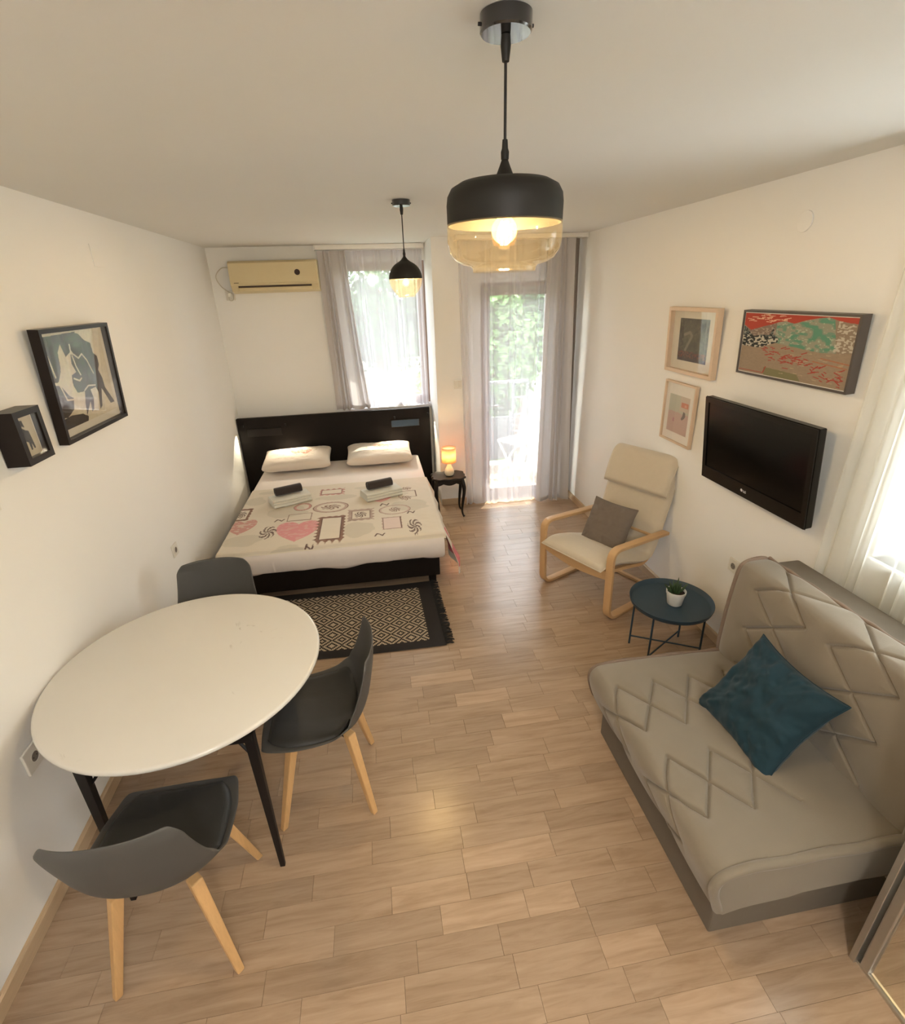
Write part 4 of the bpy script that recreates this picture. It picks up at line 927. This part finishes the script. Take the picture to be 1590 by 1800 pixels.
def slab(profile, w, th, nprof=60, nx=21, seed=0, crown=.012, edge=.03):
    C_, t = lerp_profile(profile, nprof); T = np.gradient(C_, axis=0); T /= np.linalg.norm(T, axis=1)[:, None]; Nn = np.stack([T[:, 1]*-1, T[:, 0]], 1)
    xs = np.linspace(-1, 1, nx); xs = np.sign(xs)*abs(xs)**.8; s = t/t[-1]; G1 = np.zeros((nprof, nx, 3)); G2 = G1.copy()
    for j in range(nprof):
        en = min(t[j], t[-1]-t[j]); ke = min(1, math.sqrt(max(0, 1-(1-min(1, en/edge))**2))+.03)
        kx = np.sqrt((1-((abs(xs)-(1-edge/(w/2))).clip(0)/(edge/(w/2)))**2).clip(0))*.95+.05
        h = th/2*ke*kx + crown*(1-xs**2)*ke
        n_ = (value_noise(nprof, nx, 6, seed)[j]-.5)*.006*ke
        G1[j, :, 0] = G2[j, :, 0] = xs*w/2
        G1[j, :, 1] = C_[j, 0]+Nn[j, 0]*(h+n_); G1[j, :, 2] = C_[j, 1]+Nn[j, 1]*(h+n_); G2[j, :, 1] = C_[j, 0]-Nn[j, 0]*(th/2*ke*kx); G2[j, :, 2] = C_[j, 1]-Nn[j, 1]*(th/2*ke*kx)
    mb = MB().grid(G1, nx, nprof); k = len(mb.v); b = MB().grid(G2, nx, nprof); mb.v += b.v; mb.f += [tuple(i+k for i in f)[::-1] for f in b.f]
    ring = [i for i in range(nx)] + [j*nx+nx-1 for j in range(1, nprof)] + [(nprof-1)*nx+i for i in range(nx-2, -1, -1)] + [j*nx for j in range(nprof-2, 0, -1)]
    for a, c in zip(ring, ring[1:]+ring[:1]): mb.f.append((c, a, a+k, c+k))
    edgeL = [Vector(((-w/2), C_[j, 0], C_[j, 1])) for j in range(nprof)]; edgeR = [Vector((w/2, p.y, p.z)) for p in edgeL]
    return mb, edgeL, edgeR
pr_ = [(-.05, .392), (.05, .412), (.20, .385), (.38, .330), (.49, .320), (.545, .385), (.60, .53), (.67, .74), (.725, .91), (.74, .972)]
mb, eL, eR = slab(pr_, .555, .052, 70, 23, 3); cu = obj('seat_cushion', mb, M['cream'], ar, smooth=1.3)
obj('piping', MB().tube(eL+eR[::-1]+[eL[0]], .004, 6), M['cream'], cu, smooth=1)
pr2 = [(.757, .945), (.74, .985), (.697, .982), (.66, .92), (.628, .83), (.604, .752)]
mb, eL, eR = slab(pr2, .55, .07, 40, 23, 9, .010, .035); mb.f = mb.f; hp = obj('head_cushion', mb, M['cream'], ar, smooth=1.3)
obj('piping', MB().tube(eL+eR[::-1]+[eL[0]], .004, 6), M['cream'], hp, smooth=1)

def throw(label, m, w, h, loc, rot, seed, wr=.008, pinch=.09):
    nx = ny = 56; mb, U, V = pillow_mesh(w, w, h, nx, ny, seed, wr, 2.3, pinch)
    P = np.array(mb.v).reshape(2, ny, nx, 3); k = (abs(U)*abs(V))**2
    # folds running in from the corners
    a = np.arctan2(V, U); rr = np.hypot(U, V); fold = (.0035 if wr > .006 else .002)*np.sin(a*27+seed+3*np.sin(a*5))*np.clip((rr-.55)*1.6, 0, 1)*np.clip(1.15-np.maximum(abs(U), abs(V)), 0, .3)*3
    P[0, ..., 2] += fold; P[1, ..., 2] += fold*.6; mb.v = [tuple(p) for p in P.reshape(-1, 3)]
    r = thing('throw_cushion', label, 'cushion', loc); r.rotation_euler = rot
    obj('cover', mb, m, r, smooth=3)
    ring = [P[0, 0, i] for i in range(nx)] + [P[0, j, nx-1] for j in range(1, ny)] + [P[0, ny-1, i] for i in range(nx-2, -1, -1)] + [P[0, j, 0] for j in range(ny-2, 0, -1)]
    obj('seam', MB().tube([Vector(p)-Vector((0, 0, .002)) for p in ring]+[Vector(ring[0])-Vector((0, 0, .002))], .0035, 5), m, r, smooth=1)
    return r
def rot_axes(xa, nrm):
    z = Vector(nrm).normalized(); x = Vector(xa); x = (x-z*x.dot(z)).normalized(); y = z.cross(x)
    return Matrix((x, y, z)).transposed().to_euler()
# grey cushion leaning in the armchair
Rz = Matrix.Rotation(-1.117, 4, 'Z'); c_ = ar.location + Rz @ Vector((-.015, .36, .505))
nrm = Rz @ Vector((.05, -1, .52)); xa = Rz @ Vector((1, .0, .02))
throw('grey brown square cushion leaning in the cream armchair', M['greycush'], .365, .115, c_, rot_axes(xa, nrm), 5, .005, .06)

# ------------------------------------------------------------------ tray table + plant
gt = thing('tray_table', 'round dark blue metal tray table between armchair and sofa', 'side table', (2.955, 2.20, 0))
gt.location = (3.082, 2.398, 0)
obj('tray', MB().lathe([(0, .352), (.222, .352), (.231, .357), (.237, .380), (.2410, .382), (.2410, .378), (.234, .354), (.224, .347), (0, .347)], 72), M['traymet'], gt, smooth=.9)
LEG = [(-.176, .100), (.160, .098), (.176, -.100), (-.160, -.098)]
for x, y in LEG: obj('leg', MB().tube([(x*1.02, y*1.02, 0), (x, y, .350)], .0062, 8), M['traymet'], gt, smooth=1)
for k in range(2):
    x, y = LEG[k]; obj('cross_bar', MB().tube([(x, y, .060-.011*k), (-x, -y, .060-.011*k)], .005, 8), M['traymet'], gt, smooth=1)
pp = thing('potted_succulent', 'small spiky succulent in a white pot on the blue tray table', 'plant', (3.098, 2.385, .353)); pp.scale = (1.06, 1.06, 1.06)
obj('pot', MB().lathe([(0, 0), (.036, 0), (.040, .004), (.050, .068), (.053, .070), (.054, .088), (.050, .088), (.047, .074), (0, .074)], 40), M['whitepot'], pp, smooth=.7)
obj('soil', MB().lathe([(.0475, .074), (.03, .077), (0, .079)], 20), M['soil'], pp)
rn = random.Random(9)
for k in range(15):
    a = 2.4*k; rr = .006+.020*((k % 5)/4); l = rn.uniform(.045, .085); lean = rn.uniform(.25, .75)*(rr/.026+.2)
    p0 = Vector((rr*math.cos(a), rr*math.sin(a), .074)); dr = Vector((math.cos(a)*lean, math.sin(a)*lean, 1)).normalized()
    obj('leaf', MB().tube([p0, p0+dr*l*.35, p0+dr*l*.7+Vector((0,0,.002)), p0+dr*l], [.0065, .0072, .0045, .0006], 7), M['leaf'], pp, smooth=1)

# ------------------------------------------------------------------ sofa bed
sf = thing('sofa_bed', 'beige velvet sofa bed with diamond stitching at the right', 'sofa', (0, 0, 0))
obj('base', MB().box((2.415, .925, .0), (3.36, 1.845, .205)), M['sofabase'], sf, bevel=.008)
obj('rear_panel', MB().box((3.215, .89, .0), (3.372, 1.89, .895)), M['sofabase'], sf, bevel=.012)
def quilt_segments(origin, pitch, rows, n0, n1, slant=.0):
    segs = []
    for (ya, yb) in rows:
        for k in range(n0, n1):
            s0 = origin+pitch*k
            segs += [(s0, ya, s0+pitch, yb), (s0+pitch, ya, s0, yb)]
    return segs
def quilted(prof, n, m, segs, mat_, name, y0=.885, y1=1.885, smax=9, top_from=0, puff=.012, order=1):
    """closed profile in (x,z) swept along y; segs in (arc length, y)"""
    C_, t = lerp_profile(prof, n); T = np.gradient(C_, axis=0); T /= np.linalg.norm(T, axis=1)[:, None]; Nn = np.stack([-T[:, 1], T[:, 0]], 1)
    ys = np.linspace(y0, y1, m); Yg, Tg = np.meshgrid(ys, t, indexing='ij'); d = np.full(Yg.shape, 9.0)
    for (s0, a, s1, b) in segs:
        dx, dy = s1-s0, b-a; q = np.clip(((Tg-s0)*dx+(Yg-a)*dy)/(dx*dx+dy*dy), 0, 1); d = np.minimum(d, np.hypot(Tg-s0-q*dx, Yg-a-q*dy))
    disp = -.014*np.exp(-(d/.0062)**2) - .008*np.exp(-(d/.032)**2)
    e = np.minimum(ys-y0, y1-ys); disp += (-puff*np.exp(-e/.022))[:, None]
    rise = .004*value_noise(m, n, 8, 77); disp += rise
    wgt = np.clip(np.minimum(Tg, t[-1]-Tg)/.05, 0, 1); disp = disp*wgt
    P = np.zeros((m, n, 3)); P[..., 0] = C_[:, 0][None]+Nn[:, 0][None]*disp; P[..., 2] = C_[:, 1][None]+Nn[:, 1][None]*disp; P[..., 1] = ys[:, None]
    mb = MB().grid(P, n, m)
    mb.f.append(tuple(range(n))[::-1]); mb.f.append(tuple((m-1)*n+i for i in range(n)))
    return mb, P
# seat cushion : profile starts under the front roll and runs over the top to the back
segS = []
TOPX = 2.34
prof = [(2.52, .205), (2.44, .185), (2.395, .185), (2.352, .28), (2.338, .36), (2.362, .408), (2.42, .424), (2.60, .428), (2.85, .424), (3.03, .414), (3.10, .40), (3.10, .22), (2.9, .212), (2.65, .208)]
C_, t_ = lerp_profile(prof, 400)
top_idx = np.argmin(np.hypot(C_[:, 0]-2.42, C_[:, 1]-.424)); s_ref = t_[top_idx]-2.42       # arc = x + s_ref on top
rows = [(1.462, 1.728), (1.066, 1.326)]
for i, r_ in enumerate(rows): segS += quilt_segments(s_ref+2.232+(.02 if i == 1 else 0), .182, [r_], -1, 4 if i == 0 else 3)
mb, P = quilted(prof, 400, 320, segS, M['sofa'], 'seat')
seat = obj('seat_cushion', mb, M['sofa'], sf, smooth=.9)
def flange(Pcol, y, out, amp, seed, i0, i1, m_, parent, r=.012):
    rn = np.random.RandomState(seed); pts = []
    for i in range(i0, i1, 4):
        p = Pcol[i]; pts.append(Vector((p[0], y+out, p[2]+amp*math.sin(i*.11+seed))))
    return obj('piping', MB().tube(pts, r, 8), m_, parent, smooth=1)
flange(P[-1], 1.885, .002, .003, 1, 40, 313, M['sofadark'], seat, .010)
flange(P[0], .885, .000, .004, 2, 40, 313, M['sofa'], seat, .017)
# back cushion
profb = [(3.215, .30), (3.10, .33), (3.035, .40), (3.030, .55), (3.036, .72), (3.048, .85), (3.060, .898), (3.078, .918), (3.11, .928), (3.17, .930), (3.200, .924), (3.215, .90), (3.218, .80), (3.218, .5)]
Cb, tb_ = lerp_profile(profb, 400); ib = np.argmin(np.hypot(Cb[:, 0]-3.03, Cb[:, 1]-.55)); sr = tb_[ib]-.55
segB = []
for r_ in rows: segB += quilt_segments(sr+.425, .207, [(r_[0]+.01, r_[1]+.03)], 0, 3)
mb, P = quilted(profb, 400, 320, segB, M['sofa'], 'back', .89, 1.89, puff=.014)
back = obj('back_cushion', mb, M['sofa'], sf, smooth=.9)
flange(P[-1], 1.89, .004, .004, 5, 27, 287, M['sofadark'], back, .012)
flange(P[0], .89, -.002, .004, 6, 27, 287, M['sofa'], back, .014)
obj('top_piping', MB().tube([(3.208, .89+i*.02, .918+.003*math.sin(i*.9)) for i in range(51)], .009, 8), M['sofadark'], back, smooth=1)
# teal cushion
nrm = Vector((-1, -.05, .80)); xa = Matrix.Rotation(-.36, 3, nrm) @ Vector((.30, -1, .25))
throw('dark teal velvet cushion tossed on the beige sofa', M['teal'], .425, .15, (2.860, 1.375, .560), rot_axes(xa, nrm), 11, .012, .12)

# ------------------------------------------------------------------ mirrored wardrobe
wd = thing('mirror_wardrobe', 'mirrored sliding wardrobe with aluminium frame at the lower right', 'wardrobe', (2.845, .782, 0))
obj('carcass', MB().box((.045, -2.0, .0), (.60, -.012, 2.45)), M['plastic'], wd)
mb = MB().box((0, -.020, 0), (.030, 0, 2.45)); obj('end_profile', mb, M['chrome'], wd, bevel=.002)
obj('door_edge_profile', MB().box((.010, -.060, .012), (.030, -.030, 2.43)), M['chrome'], wd, bevel=.003)
obj('bottom_rail', MB().box((.012, -2.0, .0), (.045, -.012, .012)), M['chrome'], wd)
obj('mirror', MB().box((.022, -1.0, .014), (.028, -.061, 2.42)), M['mirror'], wd)
obj('mirror', MB().box((.022, -2.0, .014), (.028, -1.02, 2.42)), M['mirror'], wd)

# ------------------------------------------------------------------ things on the window sill
r = thing('white_cloth', 'crumpled white cloth lying on the sill of the bed window', 'cloth', (1.70, 5.715, .993))
P = np.zeros((14, 30, 3)); u = np.linspace(0, 1, 30)
for j in range(14):
    v = j/13; P[j, :, 0] = (u-.5)*.20; P[j, :, 1] = (v-.5)*.06; P[j, :, 2] = .004+.055*np.sin(np.pi*u)**.7*math.sin(math.pi*v)**.5*(1+.35*np.sin(u*16+v*2))
obj('heap', MB().grid(P, 30, 14), M['whitepot'], r, smooth=3)
obj('folded_edge', MB().box((-.105, -.035, 0), (.105, .03, .010)), M['whitepot'], r, bevel=.003)

# ------------------------------------------------------------------ added fill light, unseen behind the camera, lifts the wall brightness
cl = thing('added_fill_light', 'added round white fill light out of view behind the camera', 'lamp', (1.6, -.9, H))
obj('housing', MB().lathe([(0, -.001), (.19, -.001), (.19, -.03), (.18, -.035)], 48), M['plastic'], cl, smooth=.6)
obj('diffuser', MB().lathe([(.18, -.032), (.15, -.055), (.08, -.068), (0, -.072)], 48), emit_mat('fill_diffuser', (1, .86, .66), 4), cl, smooth=1)
l = light('added_fill_beam', 'POINT', (0, 0, -.16), 19, (1, .98, .95), .12); l.parent = cl

GROUPS = {'dining_chair': 'dining chairs around the round table', 'pillow': 'pillows on the bed', 'folded_towel': 'folded towels on the bed', 'rolled_towel': 'rolled dark towels on the bed',
          'pendant_lamp': 'pendant lamps hanging from the ceiling', 'power_socket': 'white wall sockets', 'cover_plate': 'blank cover plates on the walls', 'framed_picture': 'framed pictures on the walls',
          'throw_cushion': 'throw cushions on the seats', 'curtain_rail': 'ceiling curtain rails', 'sheer_curtain': 'sheer curtains', 'grey_curtain': 'grey curtains'}
for o in list(S.objects):
    k = o.name.split('.')[0]
    if o.parent is None and k in GROUPS: o['group'] = GROUPS[k]

# ------------------------------------------------------------------ outdoors
struct('balcony_floor', MB().box((1.9, YD+.26, -.14), (4.4, 6.55, -.02)), M['tile'])
struct('balcony_slab_above', MB().box((-1.5, YB+.2, 2.70), (5.5, 6.43, 2.88)).box((XC+.2, YD+.26, 2.70), (5.5, YB+.2, 2.88)), M['outside_wall'])
struct('balcony_side_wall', MB().box((3.66, YD+.0, -.14), (3.80, YD+.26, 2.7)), M['outside_wall'])
rl = thing('balcony_railing', 'grey panelled balcony railing seen through the door curtain', 'railing', (0, 6.4, 0))
obj('top_rail', MB().tube([(2.0, 0, 1.06), (3.36, 0, 1.06)], .024, 10), M['railgrey'], rl, smooth=1)
obj('solid_panel', MB().box((2.0, -.012, .05), (3.16, .012, .62)), M['railgrey'], rl)
mb = MB()
for k in range(34):
    x = 2.0-.40+k*.045
    for s_ in (1, -1):
        a = (x, -.004*s_, .63) if s_ > 0 else (x+.40, -.004*s_, .63); b = (x+.40, -.004*s_, 1.03) if s_ > 0 else (x, -.004*s_, 1.03)
        if min(a[0], b[0]) > 1.99 and max(a[0], b[0]) < 3.17: mb.tube([a, b], .0045, 4)
lt = obj('lattice', mb, M['railgrey'], rl); lt['kind'] = 'stuff'
for x in (2.0, 2.6, 3.17, 3.36): obj('post', MB().box((x-.015, -.015, -.02), (x+.015, .015, 1.05)), M['railgrey'], rl)
for k in range(4): obj('baluster', MB().tube([(3.17, 0, .2+k*.22), (3.36, 0, .2+k*.22)], .008, 6), M['railwhite'], rl)
r2 = thing('side_railing', 'white side railing of the balcony behind the door glass', 'railing', (3.50, 0, 0))
for y in (5.47, 6.40): obj('post', MB().box((-.02, y-.02, -.02), (.02, y+.02, 1.03)), M['railwhite'], r2)
obj('top_rail', MB().box((-.03, 5.45, 1.03), (.03, 6.42, 1.08)), M['railwhite'], r2)
for k in range(6): obj('board', MB().box((-.012, 5.5+k*.155, .10), (.012, 5.62+k*.155, 1.03)), M['railwhite'], r2)
st_ = thing('garden_chair', 'white folding garden chair on the sunny balcony', 'chair', (3.12, 5.98, -.02), .5)
for sx in (-.18, .18):
    obj('leg', MB().tube([(sx, -.18, 0), (sx, .16, .44)], .012, 6), M['railwhite'], st_); obj('leg', MB().tube([(sx*.9, .18, 0), (sx*.9, -.16, .43), (sx*.9, -.22, .80)], .012, 6), M['railwhite'], st_)
for k in range(5): obj('seat_slat', MB().box((-.19, -.17+k*.07, .43), (.19, -.115+k*.07, .445)), M['railwhite'], st_)
for k in range(3): obj('back_slat', MB().box((-.17, -.215-.012*k, .56+k*.08), (.17, -.20-.012*k, .61+k*.08)), M['railwhite'], st_)
struct('ground', MB().box((-40, 6.6, -3.6), (50, 90, -3.5)), M['ground'])
def tree(name, label, x, y, h, r, m, n, seed, zbase=-3.5, leaf=.11):
    rt = thing(name, label, 'bush' if 'bush' in name else 'tree', (x, y, zbase), 0, 'bushes in the garden' if 'bush' in name else 'trees beyond the balcony'); rs = np.random.RandomState(seed)
    obj('trunk', MB().tube([(0, 0, 0), (.1, .05, h*.4), (-.05, .1, h*.8)], [.16, .12, .05], 8), M['bark'], rt, smooth=1)
    cl_ = rs.normal(0, 1, (16, 3)); cl_ /= np.linalg.norm(cl_, axis=1)[:, None]; cl_ = cl_*rs.uniform(.25, .75, (16, 1))*[r, r, h*.33] + [0, 0, h*.66]
    k = rs.randint(0, 16, n); d = rs.normal(0, 1, (n, 3)); d /= np.linalg.norm(d, axis=1)[:, None]; c = cl_[k] + d*(r*.42)*rs.uniform(.6, 1.05, (n, 1))
    a = rs.normal(0, 1, (n, 3)); a /= np.linalg.norm(a, axis=1)[:, None]; b = np.cross(a, rs.normal(0, 1, (n, 3))); b /= np.linalg.norm(b, axis=1)[:, None]
    a *= leaf; b *= leaf*.5; V4 = np.stack([c-a, c+b, c+a, c-b], 1).reshape(-1, 3)
    mb = MB(); mb.v = V4.tolist(); mb.f = [(4*i, 4*i+1, 4*i+2, 4*i+3) for i in range(n)]; obj('foliage', mb, m, rt)['kind'] = 'stuff'
    return rt
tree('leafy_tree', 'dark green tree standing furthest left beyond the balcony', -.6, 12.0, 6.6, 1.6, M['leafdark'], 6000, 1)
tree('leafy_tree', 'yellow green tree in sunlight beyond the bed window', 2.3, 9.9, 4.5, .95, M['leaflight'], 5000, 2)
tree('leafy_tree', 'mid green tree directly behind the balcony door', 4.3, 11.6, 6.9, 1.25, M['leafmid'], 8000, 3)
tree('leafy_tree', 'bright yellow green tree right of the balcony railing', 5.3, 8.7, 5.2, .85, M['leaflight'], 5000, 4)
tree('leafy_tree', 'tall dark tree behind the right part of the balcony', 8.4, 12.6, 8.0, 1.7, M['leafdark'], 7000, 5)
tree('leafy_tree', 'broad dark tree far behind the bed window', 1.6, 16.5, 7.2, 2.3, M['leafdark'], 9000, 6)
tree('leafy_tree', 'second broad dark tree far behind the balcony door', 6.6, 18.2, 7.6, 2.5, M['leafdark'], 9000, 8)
tree('garden_bush', 'round green bush below the left part of the bed window', .75, 8.2, 3.9, .8, M['leafmid'], 4500, 9)
tree('garden_bush', 'round green bush just beyond the balcony railing', 3.3, 8.0, 3.5, .7, M['leafmid'], 4500, 10)
tree('leafy_tree', 'green tree outside the right side window', 7.5, 1.0, 6.0, 1.5, M['leafmid'], 5000, 7)
